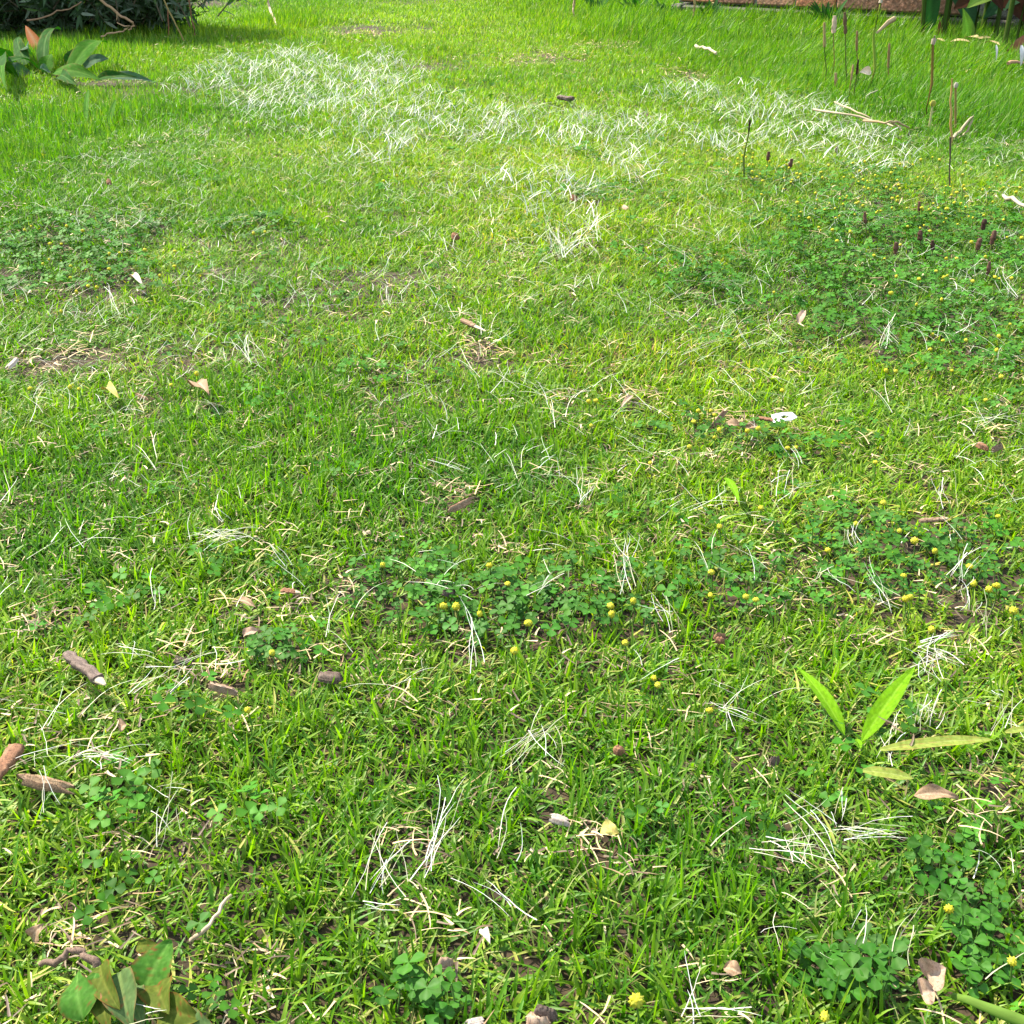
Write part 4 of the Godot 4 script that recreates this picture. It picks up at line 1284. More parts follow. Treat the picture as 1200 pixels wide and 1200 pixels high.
	mb.tube(PackedVector3Array([Vector3.ZERO, up * 0.5, up]), PackedFloat32Array([0.0035, 0.003, 0.003]), 7, [dry], 0.05, rng)
	part("stem", mb.done(), M.leaf, o)
	mb = Mb.new()
	mb.tube(PackedVector3Array([up, up + Vector3(0, 0.008, 0), up + Vector3(0, 0.014, 0)]), PackedFloat32Array([0.005, 0.007, 0.003]), 8, [lin(0.30, 0.28, 0.22)], 0.2, rng)
	part("bud", mb.done(), M.petal, o)
	o = thing("budded_stalk", "short stalk with a yellow-green bud left of the brown stalk", "stalk", on(Vector3(1.193, 0, -3.573)))
	up = Vector3(0, 0.077, 0)
	mb = Mb.new()
	mb.tube(PackedVector3Array([Vector3.ZERO, up * 0.5, up]), PackedFloat32Array([0.004, 0.0035, 0.003]), 7, [lin(0.55, 0.45, 0.28)], 0.05, rng)
	part("stem", mb.done(), M.leaf, o)
	mb = Mb.new()
	mb.tube(PackedVector3Array([up, up + Vector3(0, 0.008, 0), up + Vector3(0, 0.016, 0)]), PackedFloat32Array([0.006, 0.010, 0.005]), 8, [lin(0.35, 0.36, 0.04), lin(0.12, 0.12, 0.03)], 0.15, rng)
	part("bud", mb.done(), M.petal, o)
	stalk("dry_stalk", "thick brown upright stalk where the long grass meets the flowers", [Vector3(1.194, 0, -3.367), Vector3(1.177, 0.089, -3.367), Vector3(1.165, 0.175, -3.367)], 0.0034, 0.0026, orange * 1.1, M.straw, st)
	stalk("dry_stalk", "thin dark stem with a knot standing in the flowers", [Vector3(0.97, 0, -2.705), Vector3(0.961, 0.067, -2.705), Vector3(0.952, 0.132, -2.705)], 0.0013, 0.002, lin(0.059, 0.040, 0.026), M.straw, st)
	stalk("dry_stalk", "straw stalk folded sharply into an upside-down V", [Vector3(1.197, 0.02, -3.381), Vector3(1.262, 0.028, -3.502), Vector3(1.29, 0.058, -3.502), Vector3(1.275, 0.019, -3.502), Vector3(1.257, 0, -3.502)], 0.0042, 0.003, lin(0.356, 0.284, 0.178), M.straw, st)
	stalk("dry_stalk", "long pale straw stalk lying along the edge of the long grass", [Vector3(0.861, 0.06, -3.596), Vector3(0.92, 0.06, -3.517), Vector3(0.994, 0.05, -3.477), Vector3(1.025, 0.05, -3.361)], 0.0032, 0.0022, lin(0.363, 0.290, 0.185), M.straw, st)
	stalk("dry_stalk", "second straw stalk lying just behind the long pale one", [Vector3(0.954, 0.06, -3.73), Vector3(0.967, 0.06, -3.517), Vector3(0.998, 0.05, -3.492)], 0.003, 0.002, lin(0.356, 0.284, 0.172), M.straw, st)
	stalk("dry_stalk", "bent tan stalk resting on the two lying straw stalks", [Vector3(0.961, 0.06, -3.426), Vector3(0.994, 0.07, -3.331), Vector3(1.032, 0.07, -3.346), Vector3(1.071, 0.05, -3.375)], 0.0032, 0.0025, lin(0.277, 0.198, 0.099), M.straw, st)
	stalk("dry_stalk", "short straw stub pointing down from the lying stalks", [Vector3(1.013, 0.07, -3.346), Vector3(1.033, 0.06, -3.353), Vector3(1.04, 0.05, -3.333)], 0.003, 0.002, lin(0.356, 0.284, 0.172), M.straw, st)
	stalk("dry_stalk", "curved pale grass stem arching over the lying straw", [Vector3(1.115, 0, -4.011), Vector3(1.127, 0.036, -4.011), Vector3(1.16, 0.054, -4.011)], 0.003, 0.002, lin(0.277, 0.290, 0.172), M.straw, st)
	stalk("thin_stake", "thin pale stake standing on the far lawn by itself", [Vector3(0.337, 0, -7.222), Vector3(0.34, 0.07, -7.222), Vector3(0.343, 0.166, -7.222)], 0.008, 0.008, lin(0.383, 0.290, 0.172), M.straw, "thin upright stakes on the far lawn")
	stalk("thin_stake", "thin tan stake standing near the start of the bricks", [Vector3(0.951, 0, -6.806), Vector3(0.95, 0.091, -6.806), Vector3(0.943, 0.19, -6.806)], 0.008, 0.007, lin(0.304, 0.238, 0.092), M.straw, "thin upright stakes on the far lawn")
	stalk("thin_stake", "short tan stub standing against the foot of the wall", [Vector3(1.138, 0, -7.333), Vector3(1.131, 0.093, -7.333)], 0.008, 0.010, lin(0.277, 0.238, 0.119), M.straw, "thin upright stakes on the far lawn")
	stalk("thin_stake", "pale broken stake standing beside the shrub, bent at its foot", [Vector3(-1.186, 0, -6.71), Vector3(-1.267, 0.04, -6.935), Vector3(-1.411, 0.055, -7.567), Vector3(-1.413, 0.146, -7.567)], 0.007, 0.007, lin(0.396, 0.304, 0.198), M.straw, "thin upright stakes on the far lawn")


func straws() -> void:
	straw_tuft("thick white sheaf of straw lying above the bare patch", [[Vector3(-0.303, 0.026, -1.028), Vector3(-0.246, 0.034, -1.038), 10], [Vector3(-0.289, 0.026, -1.075), Vector3(-0.307, 0.034, -1.091), 3], [Vector3(-0.303, 0.026, -1.055), Vector3(-0.25, 0.034, -1.023), 4]])
	straw_tuft("pair of straw strands pointing away from the thick white sheaf", [[Vector3(-0.215, 0.026, -0.992), Vector3(-0.232, 0.034, -1.013), 3]])
	straw_tuft("spread fan of straw crossing over below the central clover", [[Vector3(-0.002, 0.026, -0.697), Vector3(0.031, 0.034, -0.739), 5], [Vector3(0.004, 0.026, -0.713), Vector3(0.039, 0.034, -0.732), 3], [Vector3(0.026, 0.026, -0.739), Vector3(0.035, 0.034, -0.686), 3]])
	straw_tuft("tight white sheaf standing upright in the lower lawn", [[Vector3(-0.056, 0.026, -0.588), Vector3(-0.044, 0.034, -0.647), 6]])
	straw_tuft("forked white straw sheaf just left of the upright one", [[Vector3(-0.09, 0.026, -0.568), Vector3(-0.073, 0.034, -0.608), 5], [Vector3(-0.079, 0.026, -0.569), Vector3(-0.078, 0.034, -0.618), 3]])
	straw_tuft("two fine strands crossing in the lower middle of the lawn", [[Vector3(0, 0.026, -0.593), Vector3(0.015, 0.034, -0.658), 2], [Vector3(-0.028, 0.026, -0.578), Vector3(0.004, 0.034, -0.541), 2]])
	straw_tuft("two stiff straws lying on the central clover", [[Vector3(-0.021, 0.026, -0.826), Vector3(-0.038, 0.034, -0.895), 3]])
	straw_tuft("forked straw lying at the far side of the central clover", [[Vector3(0.137, 0.026, -0.877), Vector3(0.122, 0.034, -0.93), 3], [Vector3(0.14, 0.026, -0.906), Vector3(0.111, 0.034, -0.915), 2]])
	straw_tuft("dense little white straw fan behind the central clover", [[Vector3(0.108, 0.026, -0.946), Vector3(0.109, 0.034, -1.02), 5], [Vector3(0.109, 0.026, -1.002), Vector3(0.105, 0.034, -1.034), 3]])
	straw_tuft("arched pale strands over the middle of the central clover", [[Vector3(0.017, 0.026, -0.94), Vector3(0.044, 0.034, -0.956), 4]])
	straw_tuft("thick curved straw by the lone flower pair", [[Vector3(0.114, 0.026, -0.815), Vector3(0.08, 0.034, -0.841), 1], [Vector3(0.141, 0.026, -0.835), Vector3(0.103, 0.034, -0.801), 1]])
	straw_tuft("thin upright straws below the frayed bark chip", [[Vector3(-0.233, 0.026, -0.612), Vector3(-0.241, 0.034, -0.659), 4], [Vector3(-0.245, 0.026, -0.671), Vector3(-0.221, 0.034, -0.659), 2]])
	straw_tuft("upright straws in the grass above the grey-brown stick", [[Vector3(-0.32, 0.026, -0.922), Vector3(-0.33, 0.034, -0.976), 3]])
	straw_tuft("long straws bent over the flowering clover into a point", [[Vector3(0.335, 0.026, -0.917), Vector3(0.328, 0.034, -0.967), 4], [Vector3(0.29, 0.026, -0.978), Vector3(0.263, 0.034, -0.94), 2], [Vector3(0.292, 0.026, -0.981), Vector3(0.305, 0.034, -0.933), 3], [Vector3(0.336, 0.026, -0.919), Vector3(0.309, 0.034, -0.933), 2]])
	straw_tuft("small straw fan rising from the flowering clover", [[Vector3(0.329, 0.026, -1.028), Vector3(0.33, 0.034, -1.063), 4], [Vector3(0.337, 0.026, -1.042), Vector3(0.353, 0.034, -1.076), 1]])
	straw_tuft("white knotted straw with a curled tail in the clover", [[Vector3(0.406, 0.026, -0.975), Vector3(0.444, 0.034, -1.008), 6], [Vector3(0.414, 0.026, -0.971), Vector3(0.403, 0.034, -0.922), 3], [Vector3(0.409, 0.026, -0.936), Vector3(0.38, 0.034, -0.882), 3], [Vector3(0.379, 0.026, -0.927), Vector3(0.387, 0.034, -0.908), 2]])
	straw_tuft("straw strands under the outer yellow flowers", [[Vector3(0.407, 0.026, -0.881), Vector3(0.426, 0.034, -0.933), 3], [Vector3(0.416, 0.026, -0.872), Vector3(0.43, 0.034, -0.879), 1]])
	straw_tuft("loose white straw tangle above the plantain", [[Vector3(0.345, 0.026, -0.848), Vector3(0.361, 0.034, -0.813), 5], [Vector3(0.346, 0.026, -0.861), Vector3(0.379, 0.034, -0.862), 4], [Vector3(0.333, 0.026, -0.81), Vector3(0.349, 0.034, -0.849), 4], [Vector3(0.34, 0.026, -0.841), Vector3(0.33, 0.034, -0.787), 4]])
	straw_tuft("dense curled white straw knot next to the plantain leaf", [[Vector3(0.309, 0.026, -0.744), Vector3(0.32, 0.034, -0.77), 4], [Vector3(0.318, 0.026, -0.744), Vector3(0.328, 0.034, -0.766), 4], [Vector3(0.316, 0.026, -0.762), Vector3(0.322, 0.034, -0.744), 4]])
	straw_tuft("straws hooked downward below the plantain stalk", [[Vector3(0.272, 0.026, -0.699), Vector3(0.283, 0.034, -0.723), 3], [Vector3(0.286, 0.026, -0.734), Vector3(0.289, 0.034, -0.748), 2]])
	straw_tuft("branched straw at the edge past the white knot", [[Vector3(0.364, 0.026, -0.73), Vector3(0.378, 0.034, -0.77), 3], [Vector3(0.375, 0.026, -0.781), Vector3(0.379, 0.034, -0.766), 3]])
	straw_tuft("long straws crossing in the lower lawn below the yellow blades", [[Vector3(0.221, 0.026, -0.631), Vector3(0.187, 0.034, -0.659), 3], [Vector3(0.21, 0.026, -0.586), Vector3(0.187, 0.034, -0.637), 2], [Vector3(0.223, 0.026, -0.636), Vector3(0.226, 0.034, -0.654), 2]])
	straw_tuft("white straws lying sideways with pointed ends", [[Vector3(0.22, 0.026, -0.625), Vector3(0.259, 0.034, -0.613), 5], [Vector3(0.262, 0.026, -0.627), Vector3(0.226, 0.034, -0.62), 3], [Vector3(0.234, 0.026, -0.614), Vector3(0.217, 0.034, -0.617), 3]])
	straw_tuft("low straws lying before the crossing straws", [[Vector3(0.161, 0.026, -0.607), Vector3(0.192, 0.034, -0.581), 3], [Vector3(0.188, 0.026, -0.593), Vector3(0.199, 0.034, -0.623), 2], [Vector3(0.18, 0.026, -0.595), Vector3(0.186, 0.034, -0.622), 2]])
	straw_tuft("white hooked straw in the grass by the lower clover", [[Vector3(0.229, 0.026, -0.514), Vector3(0.248, 0.034, -0.541), 3]])
	straw_tuft("single upright straw below the sideways straws", [[Vector3(0.208, 0.026, -0.524), Vector3(0.217, 0.034, -0.553), 2]])
	straw_tuft("long straw entering along the bottom edge", [[Vector3(0.097, 0.026, -0.471), Vector3(0.133, 0.034, -0.477), 3], [Vector3(0.096, 0.026, -0.473), Vector3(0.109, 0.034, -0.501), 2]])
	straw_tuft("arched straw beside the small yellow flower at the plantain", [[Vector3(0.159, 0.026, -0.771), Vector3(0.19, 0.034, -0.737), 2], [Vector3(0.169, 0.026, -0.76), Vector3(0.169, 0.034, -0.716), 1]])
	straw_tuft("straws lying across the dark chip near the stick", [[Vector3(-0.333, 0.026, -0.85), Vector3(-0.282, 0.034, -0.799), 3], [Vector3(-0.269, 0.026, -0.816), Vector3(-0.243, 0.034, -0.826), 2]])
	straw_tuft("crossed straws pointing at the stick's pale end", [[Vector3(-0.297, 0.026, -0.778), Vector3(-0.269, 0.034, -0.801), 3], [Vector3(-0.269, 0.026, -0.773), Vector3(-0.246, 0.034, -0.811), 3], [Vector3(-0.297, 0.026, -0.813), Vector3(-0.266, 0.034, -0.803), 2]])
	straw_tuft("long straws sweeping toward the small clover's flower", [[Vector3(-0.235, 0.026, -0.81), Vector3(-0.201, 0.034, -0.817), 2], [Vector3(-0.24, 0.026, -0.81), Vector3(-0.251, 0.034, -0.855), 2]])
	straw_tuft("tangle of straw above the frayed bark chip", [[Vector3(-0.354, 0.026, -0.695), Vector3(-0.307, 0.034, -0.695), 3], [Vector3(-0.324, 0.026, -0.699), Vector3(-0.282, 0.034, -0.694), 4], [Vector3(-0.306, 0.026, -0.699), Vector3(-0.273, 0.034, -0.685), 4]])
	straw_tuft("single straw laid over the frayed bark chip", [[Vector3(-0.32, 0.026, -0.639), Vector3(-0.325, 0.034, -0.676), 2]])
	straw_tuft("starry straw tangle among yellow flowers of the near side lawn", [[Vector3(-0.632, 0.026, -1.753), Vector3(-0.604, 0.034, -1.847), 3], [Vector3(-0.593, 0.026, -1.762), Vector3(-0.64, 0.034, -1.88), 4], [Vector3(-0.584, 0.026, -1.775), Vector3(-0.553, 0.034, -1.736), 3], [Vector3(-0.543, 0.026, -1.72), Vector3(-0.527, 0.034, -1.758), 3]])
	straw_tuft("straws leaning together in the quiet middle lawn", [[Vector3(-0.345, 0.026, -1.552), Vector3(-0.378, 0.034, -1.656), 3], [Vector3(-0.351, 0.026, -1.542), Vector3(-0.389, 0.034, -1.648), 2]])
	straw_tuft("small white straw fork beyond the reed piece", [[Vector3(-0.194, 0.026, -1.841), Vector3(-0.212, 0.034, -1.919), 4], [Vector3(-0.173, 0.026, -1.828), Vector3(-0.205, 0.034, -1.815), 3], [Vector3(-0.216, 0.026, -1.999), Vector3(-0.205, 0.034, -2.079), 3]])
	straw_tuft("white straw cluster streaming down the middle of the lawn", [[Vector3(0.098, 0.026, -2.098), Vector3(0.067, 0.034, -2.369), 8], [Vector3(0.093, 0.026, -2.169), Vector3(0.122, 0.034, -2.265), 4], [Vector3(0.143, 0.026, -2.11), Vector3(0.119, 0.034, -2.2), 3]])
	straw_tuft("short white straws right of the streaming cluster", [[Vector3(0.159, 0.026, -2.232), Vector3(0.141, 0.034, -2.443), 5], [Vector3(0.15, 0.026, -2.353), Vector3(0.174, 0.034, -2.482), 3]])
	straw_tuft("white curled straw behind the tan twig", [[Vector3(0.447, 0.026, -1.121), Vector3(0.463, 0.034, -1.189), 4], [Vector3(0.454, 0.026, -1.201), Vector3(0.474, 0.034, -1.182), 3]])
	straw_tuft("straws before the dark clover by the white tag", [[Vector3(0.285, 0.026, -1.146), Vector3(0.303, 0.034, -1.2), 3], [Vector3(0.294, 0.026, -1.152), Vector3(0.33, 0.034, -1.156), 3], [Vector3(0.318, 0.026, -1.21), Vector3(0.311, 0.034, -1.27), 2]])
	straw_tuft("upright strands in the open lawn middle", [[Vector3(0.073, 0.026, -1.117), Vector3(0.083, 0.034, -1.178), 4], [Vector3(0.037, 0.026, -1.184), Vector3(0.05, 0.034, -1.234), 2]])
	straw_tuft("pair of straws lying together in the middle lawn", [[Vector3(-0.056, 0.026, -1.201), Vector3(-0.086, 0.034, -1.211), 3]])
	straw_tuft("long straw arching from the small yellow-flowered patch", [[Vector3(0.167, 0.026, -1.277), Vector3(0.129, 0.034, -1.295), 2]])
	straw_tuft("white brush of straw at the edge of the flowered drift", [[Vector3(0.784, 0.026, -1.841), Vector3(0.816, 0.034, -1.96), 5], [Vector3(0.794, 0.026, -1.85), Vector3(0.773, 0.034, -1.87), 3]])
	straw_tuft("white straw pair inside the flowered drift", [[Vector3(0.518, 0.026, -1.605), Vector3(0.556, 0.034, -1.716), 4], [Vector3(0.538, 0.026, -1.7), Vector3(0.539, 0.034, -1.6), 2]])
	straw_tuft("short straws behind the thin upright sheaf", [[Vector3(-0.09, 0.026, -0.556), Vector3(-0.065, 0.034, -0.546), 3]])
	straw_tuft("straw bent across the red-edged weed", [[Vector3(-0.207, 0.026, -0.479), Vector3(-0.184, 0.034, -0.472), 2]])


func clover() -> void:
	clover_plant("clover plant with large round leaves at the bottom edge of the lawn", [Vector3(0.189, 0, -0.531), Vector3(0.201, 0, -0.524), Vector3(0.179, 0, -0.529), Vector3(0.227, 0, -0.523), Vector3(0.202, 0, -0.509), Vector3(0.184, 0, -0.513), Vector3(0.19, 0, -0.501)], 41, 0.0095, Vector4(0.196, -0.513, 0.031, 0.021))
	clover_plant("clover plant running up beside the lying thick stalk", [Vector3(0.273, 0, -0.61), Vector3(0.282, 0, -0.601), Vector3(0.287, 0, -0.589), Vector3(0.282, 0, -0.567), Vector3(0.308, 0, -0.618)], 35, 0.0085, Vector4(0.286, -0.585, 0.028, 0.038))
	clover_plant("clover plant creeping under the thick pale stalk", [Vector3(0.278, 0, -0.553), Vector3(0.295, 0, -0.543), Vector3(0.301, 0, -0.529), Vector3(0.275, 0, -0.498)], 22, 0.009, Vector4(0.286, -0.529, 0.023, 0.03))
	clover_plant("small clover plant at the middle of the bottom edge", [Vector3(-0.055, 0, -0.504), Vector3(-0.047, 0, -0.498), Vector3(-0.04, 0, -0.505), Vector3(-0.07, 0, -0.495)], 16, 0.0095, Vector4(-0.052, -0.499, 0.02, 0.009))
	clover_plant("clover plant in the centre of the lawn with dense rounded leaves", [Vector3(-0.016, 0, -0.937), Vector3(0, 0, -0.923), Vector3(-0.061, 0, -0.908), Vector3(-0.075, 0, -0.894), Vector3(0.015, 0, -0.908), Vector3(0.03, 0, -0.901)], 73, 0.0088, Vector4(-0.016, -0.937, 0.085, 0.062))
	clover_plant("clover plant spreading to the side of the central clover", [Vector3(0.082, 0, -1.007), Vector3(0.109, 0, -0.944)], 54, 0.0085, Vector4(0.088, -0.975, 0.072, 0.075))
	clover_plant("clover plant thinning out toward the small wood pieces", [Vector3(-0.105, 0, -0.991)], 38, 0.008, Vector4(-0.104, -0.975, 0.056, 0.078))
	clover_plant("small clover plant by the bare patch and its single flower", [Vector3(-0.21, 0, -0.892), Vector3(-0.198, 0, -0.888), Vector3(-0.221, 0, -0.874)], 22, 0.0078, Vector4(-0.204, -0.872, 0.024, 0.026))
	clover_plant("clover plant below the tan twig with many flower heads", [Vector3(0.355, 0, -1.076), Vector3(0.376, 0, -1.058)], 80, 0.008, Vector4(0.371, -1.041, 0.093, 0.087))
	clover_plant("clover plant beneath the two long stems of straw and seed stalks", [Vector3(0.224, 0, -0.975)], 48, 0.0078, Vector4(0.219, -0.991, 0.057, 0.072))
	clover_plant("clover plant at the far edge of the flowering clover", [Vector3(0.463, 0, -1.041)], 48, 0.008, Vector4(0.46, -1.007, 0.049, 0.099))
	clover_plant("single clover leaf in the grass above the red-edged weed", [Vector3(-0.187, 0, -0.544)], 1, 0.011, Vector4(-0.187, -0.544, 0.002, 0.003))
	clover_plant("clover sprig beside the small yellow leaf", [Vector3(0.093, 0, -0.658), Vector3(0.102, 0, -0.66)], 3, 0.009, Vector4(0.096, -0.658, 0.007, 0.005))
	var o := stuff("clover_cover", "low clover leaves covering patches of the lawn beyond the near plants", "clover")
	var kinds := []
	var made := [[], [], []]
	for i in 3:
		kinds.push_back(clover_tuft(8, 0.030, 0.0072))
	var d := 0.5
	while d < 5.5:
		var cell := 0.034 if d < 2.5 else 0.05
		var half := 0.46 * d + 0.6
		var x := -half
		while x < half:
			var px := x + rnd(-0.5, 0.5) * cell
			var pz := -d + rnd(-0.5, 0.5) * cell
			var k := maxf(field(px, pz, far_clover), 0.30 * field(px, pz, near_clover))
			k = maxf(k, 0.035 + 0.10 * maxf(0.0, mottle.get_noise_2d(px + 31.0, pz)))
			if rng.randf() < k * 0.8:
				var tone := rnd(0.75, 1.25)
				made[rng.randi() % 3].push_back([Transform3D(Basis(Vector3.UP, rnd(0, TAU)).scaled(Vector3.ONE * rnd(0.8, 1.2)), Vector3(px, ground(px, pz), pz)), Color(tone, tone, tone)])
			x += cell
		d += cell
	for i in 3:
		many("clover", kinds[i], M.clover, made[i], o)


func flowers() -> void:
	for i in 4:
		heads.push_back(petal_head())
	var sb := Mb.new()
	sb.tube(PackedVector3Array([Vector3.ZERO, Vector3(0.002, 0.5, 0), Vector3(0, 1, 0)]), PackedFloat32Array([0.0007, 0.0006, 0.0006]), 5, [lin(0.14, 0.24, 0.06)], 0.0, rng)
	flower_stem = sb.done()
	flower(Vector3(0.243, 0, -1.346), 0.036, 1.0, "yellow trefoil flower closest to the left of the slanting bark strip", "yellow trefoil flowers over the lawn")
	flower(Vector3(0.241, 0, -1.36), 0.036, 1.0, "second yellow trefoil flower counting out to the left of the slanting bark strip", "yellow trefoil flowers over the lawn")
	flower(Vector3(-0.628, 0, -1.963), 0.036, 1.0, "yellow trefoil flower closest behind the whitish dead leaf", "yellow trefoil flowers over the lawn")
	flower(Vector3(0.422, 0, -0.955), 0.03, 1.05, "yellow trefoil flower closest to the right of the knotted straw", "yellow trefoil flowers over the lawn")
	flower(Vector3(0.429, 0, -0.987), 0.03, 1.05, "yellow trefoil flower closest behind the knotted straw", "yellow trefoil flowers over the lawn")
	flower(Vector3(0.226, 0, -1.362), 0.036, 1.0, "third yellow trefoil flower counting out to the left of the slanting bark strip", "yellow trefoil flowers over the lawn")
	flower(Vector3(-0.581, 0, -1.952), 0.036, 1.0, "yellow trefoil flower closest to the right of the whitish dead leaf", "yellow trefoil flowers over the lawn")
	flower(Vector3(-0.411, 0, -1.485), 0.036, 1.0, "yellow trefoil flower closest behind the round tan dead leaf", "yellow trefoil flowers over the lawn")
	flower(Vector3(0.287, 0, -1.298), 0.036, 1.0, "yellow trefoil flower closest in front and left of the white plastic tag", "yellow trefoil flowers over the lawn")
	flower(Vector3(0.241, 0, -1.296), 0.036, 1.0, "yellow trefoil flower closest in front of the slanting bark strip", "yellow trefoil flowers over the lawn")
	flower(Vector3(0.216, 0, -1.327), 0.036, 1.0, "fourth yellow trefoil flower counting out to the left of the slanting bark strip", "yellow trefoil flowers over the lawn")
	flower(Vector3(-0.06, 0, -0.907), 0.03, 1.05, "yellow trefoil flower closest in front of the dark scrap on the clover", "yellow trefoil flowers over the lawn")
	flower(Vector3(0.095, 0, -0.855), 0.03, 1.05, "yellow trefoil flower closest behind the thick curved straw", "yellow trefoil flowers over the lawn")
	flower(Vector3(-0.049, 0, -0.907), 0.03, 1.05, "second yellow trefoil flower counting out in front of the dark scrap on the clover", "yellow trefoil flowers over the lawn")
	flower(Vector3(0.108, 0, -0.923), 0.03, 1.05, "yellow trefoil flower closest behind and left of the forked far straw", "yellow trefoil flowers over the lawn")
	flower(Vector3(-0.434, 0, -1.444), 0.036, 1.0, "yellow trefoil flower closest to the left of the round tan dead leaf", "yellow trefoil flowers over the lawn")
	flower(Vector3(0.114, 0, -0.805), 0.03, 1.05, "yellow trefoil flower closest in front and right of the thick curved straw", "yellow trefoil flowers over the lawn")
	flower(Vector3(0.432, 0, -0.944), 0.03, 1.05, "second yellow trefoil flower counting out to the right of the knotted straw", "yellow trefoil flowers over the lawn")
	flower(Vector3(-0.028, 0, -0.896), 0.03, 1.05, "yellow trefoil flower closest behind the two stiff straws", "yellow trefoil flowers over the lawn")
	flower(Vector3(0.103, 0, -1.382), 0.036, 1.0, "yellow trefoil flower closest to the left of the middle bare spot", "yellow trefoil flowers over the lawn")
	flower(Vector3(-0.681, 0, -2.005), 0.036, 1.0, "yellow trefoil flower closest behind and left of the whitish dead leaf", "yellow trefoil flowers over the lawn")
	flower(Vector3(-0.004, 0, -0.949), 0.03, 1.05, "yellow trefoil flower closest to the left of the arched strands", "yellow trefoil flowers over the lawn")
	flower(Vector3(0.441, 0, -0.95), 0.03, 1.05, "third yellow trefoil flower counting out to the right of the knotted straw", "yellow trefoil flowers over the lawn")
	flower(Vector3(0.254, 0, -1.101), 0.03, 1.0, "yellow trefoil flower closest in front and right of the short bright blade", "yellow trefoil flowers over the lawn")
	flower(Vector3(0.383, 0, -1.056), 0.03, 1.05, "yellow trefoil flower closest to the left of the tan twig", "yellow trefoil flowers over the lawn")
	flower(Vector3(-0.667, 0, -1.892), 0.036, 1.0, "yellow trefoil flower closest behind and left of the starry straw tangle", "yellow trefoil flowers over the lawn")
	flower(Vector3(0.392, 0, -1.036), 0.03, 1.4, "yellow trefoil flower closest in front of the tan twig", "yellow trefoil flowers over the lawn")
	flower(Vector3(0.094, 0, -1.379), 0.036, 1.0, "second yellow trefoil flower counting out to the left of the middle bare spot", "yellow trefoil flowers over the lawn")
	flower(Vector3(0.273, 0, -1.291), 0.036, 1.0, "yellow trefoil flower closest to the left of the white plastic tag", "yellow trefoil flowers over the lawn")
	flower(Vector3(0.232, 0, -1.273), 0.036, 1.0, "second yellow trefoil flower counting out in front of the slanting bark strip", "yellow trefoil flowers over the lawn")
	flower(Vector3(0.339, 0, -1.42), 0.036, 1.0, "yellow trefoil flower closest behind the white plastic tag", "yellow trefoil flowers over the lawn")
	flower(Vector3(0.002, 0, -0.838), 0.03, 1.4, "yellow trefoil flower closest in front and right of the two stiff straws", "yellow trefoil flowers over the lawn")
	flower(Vector3(0.116, 0, -0.795), 0.03, 1.05, "second yellow trefoil flower counting out in front and right of the thick curved straw", "yellow trefoil flowers over the lawn")
	flower(Vector3(0.351, 0, -0.926), 0.03, 1.05, "yellow trefoil flower closest to the right of the bent long straws", "yellow trefoil flowers over the lawn")
	flower(Vector3(-0.573, 0, -2.016), 0.036, 1.0, "yellow trefoil flower closest behind and right of the whitish dead leaf", "yellow trefoil flowers over the lawn")
	flower(Vector3(0.31, 0, -1.244), 0.036, 1.0, "yellow trefoil flower closest in front of the white plastic tag", "yellow trefoil flowers over the lawn")
	flower(Vector3(0.32, 0, -1.246), 0.036, 1.0, "second yellow trefoil flower counting out in front of the white plastic tag", "yellow trefoil flowers over the lawn")
	flower(Vector3(-0.684, 0, -1.902), 0.036, 1.0, "second yellow trefoil flower counting out behind and left of the starry straw tangle", "yellow trefoil flowers over the lawn")
	flower(Vector3(0.087, 0, -0.9), 0.03, 1.05, "yellow trefoil flower closest to the left of the forked far straw", "yellow trefoil flowers over the lawn")
	flower(Vector3(0.093, 0, -1.311), 0.036, 1.0, "yellow trefoil flower closest in front and left of the middle bare spot", "yellow trefoil flowers over the lawn")
	flower(Vector3(0.356, 0, -0.929), 0.03, 1.05, "second yellow trefoil flower counting out to the right of the bent long straws", "yellow trefoil flowers over the lawn")
	flower(Vector3(-0.689, 0, -2.095), 0.036, 1.0, "second yellow trefoil flower counting out behind the whitish dead leaf", "yellow trefoil flowers over the lawn")
	flower(Vector3(0.087, 0, -0.914), 0.03, 1.05, "second yellow trefoil flower counting out to the left of the forked far straw", "yellow trefoil flowers over the lawn")
	flower(Vector3(0.362, 0, -0.969), 0.03, 1.05, "third yellow trefoil flower counting out to the right of the bent long straws", "yellow trefoil flowers over the lawn")
	flower(Vector3(-0.69, 0, -1.863), 0.036, 1.0, "yellow trefoil flower closest to the left of the starry straw tangle", "yellow trefoil flowers over the lawn")
	flower(Vector3(0.406, 0, -1.017), 0.03, 1.05, "second yellow trefoil flower counting out in front of the tan twig", "yellow trefoil flowers over the lawn")
	flower(Vector3(-0.649, 0, -2.112), 0.036, 1.0, "third yellow trefoil flower counting out behind the whitish dead leaf", "yellow trefoil flowers over the lawn")
	flower(Vector3(0.573, 0, -1.576), 0.036, 1.0, "yellow trefoil flower closest to the right of the white straw pair", "yellow trefoil flowers over the lawn")
	flower(Vector3(-0.705, 0, -2.089), 0.036, 1.0, "second yellow trefoil flower counting out behind and left of the whitish dead leaf", "yellow trefoil flowers over the lawn")
	flower(Vector3(0.014, 0, -0.883), 0.03, 1.05, "yellow trefoil flower closest to the right of the two stiff straws", "yellow trefoil flowers over the lawn")
	flower(Vector3(-0.021, 0, -0.985), 0.03, 1.05, "yellow trefoil flower closest behind and right of the dark scrap on the clover", "yellow trefoil flowers over the lawn")
	flower(Vector3(0.385, 0, -1.121), 0.03, 1.0, "second yellow trefoil flower counting out to the left of the tan twig", "yellow trefoil flowers over the lawn")
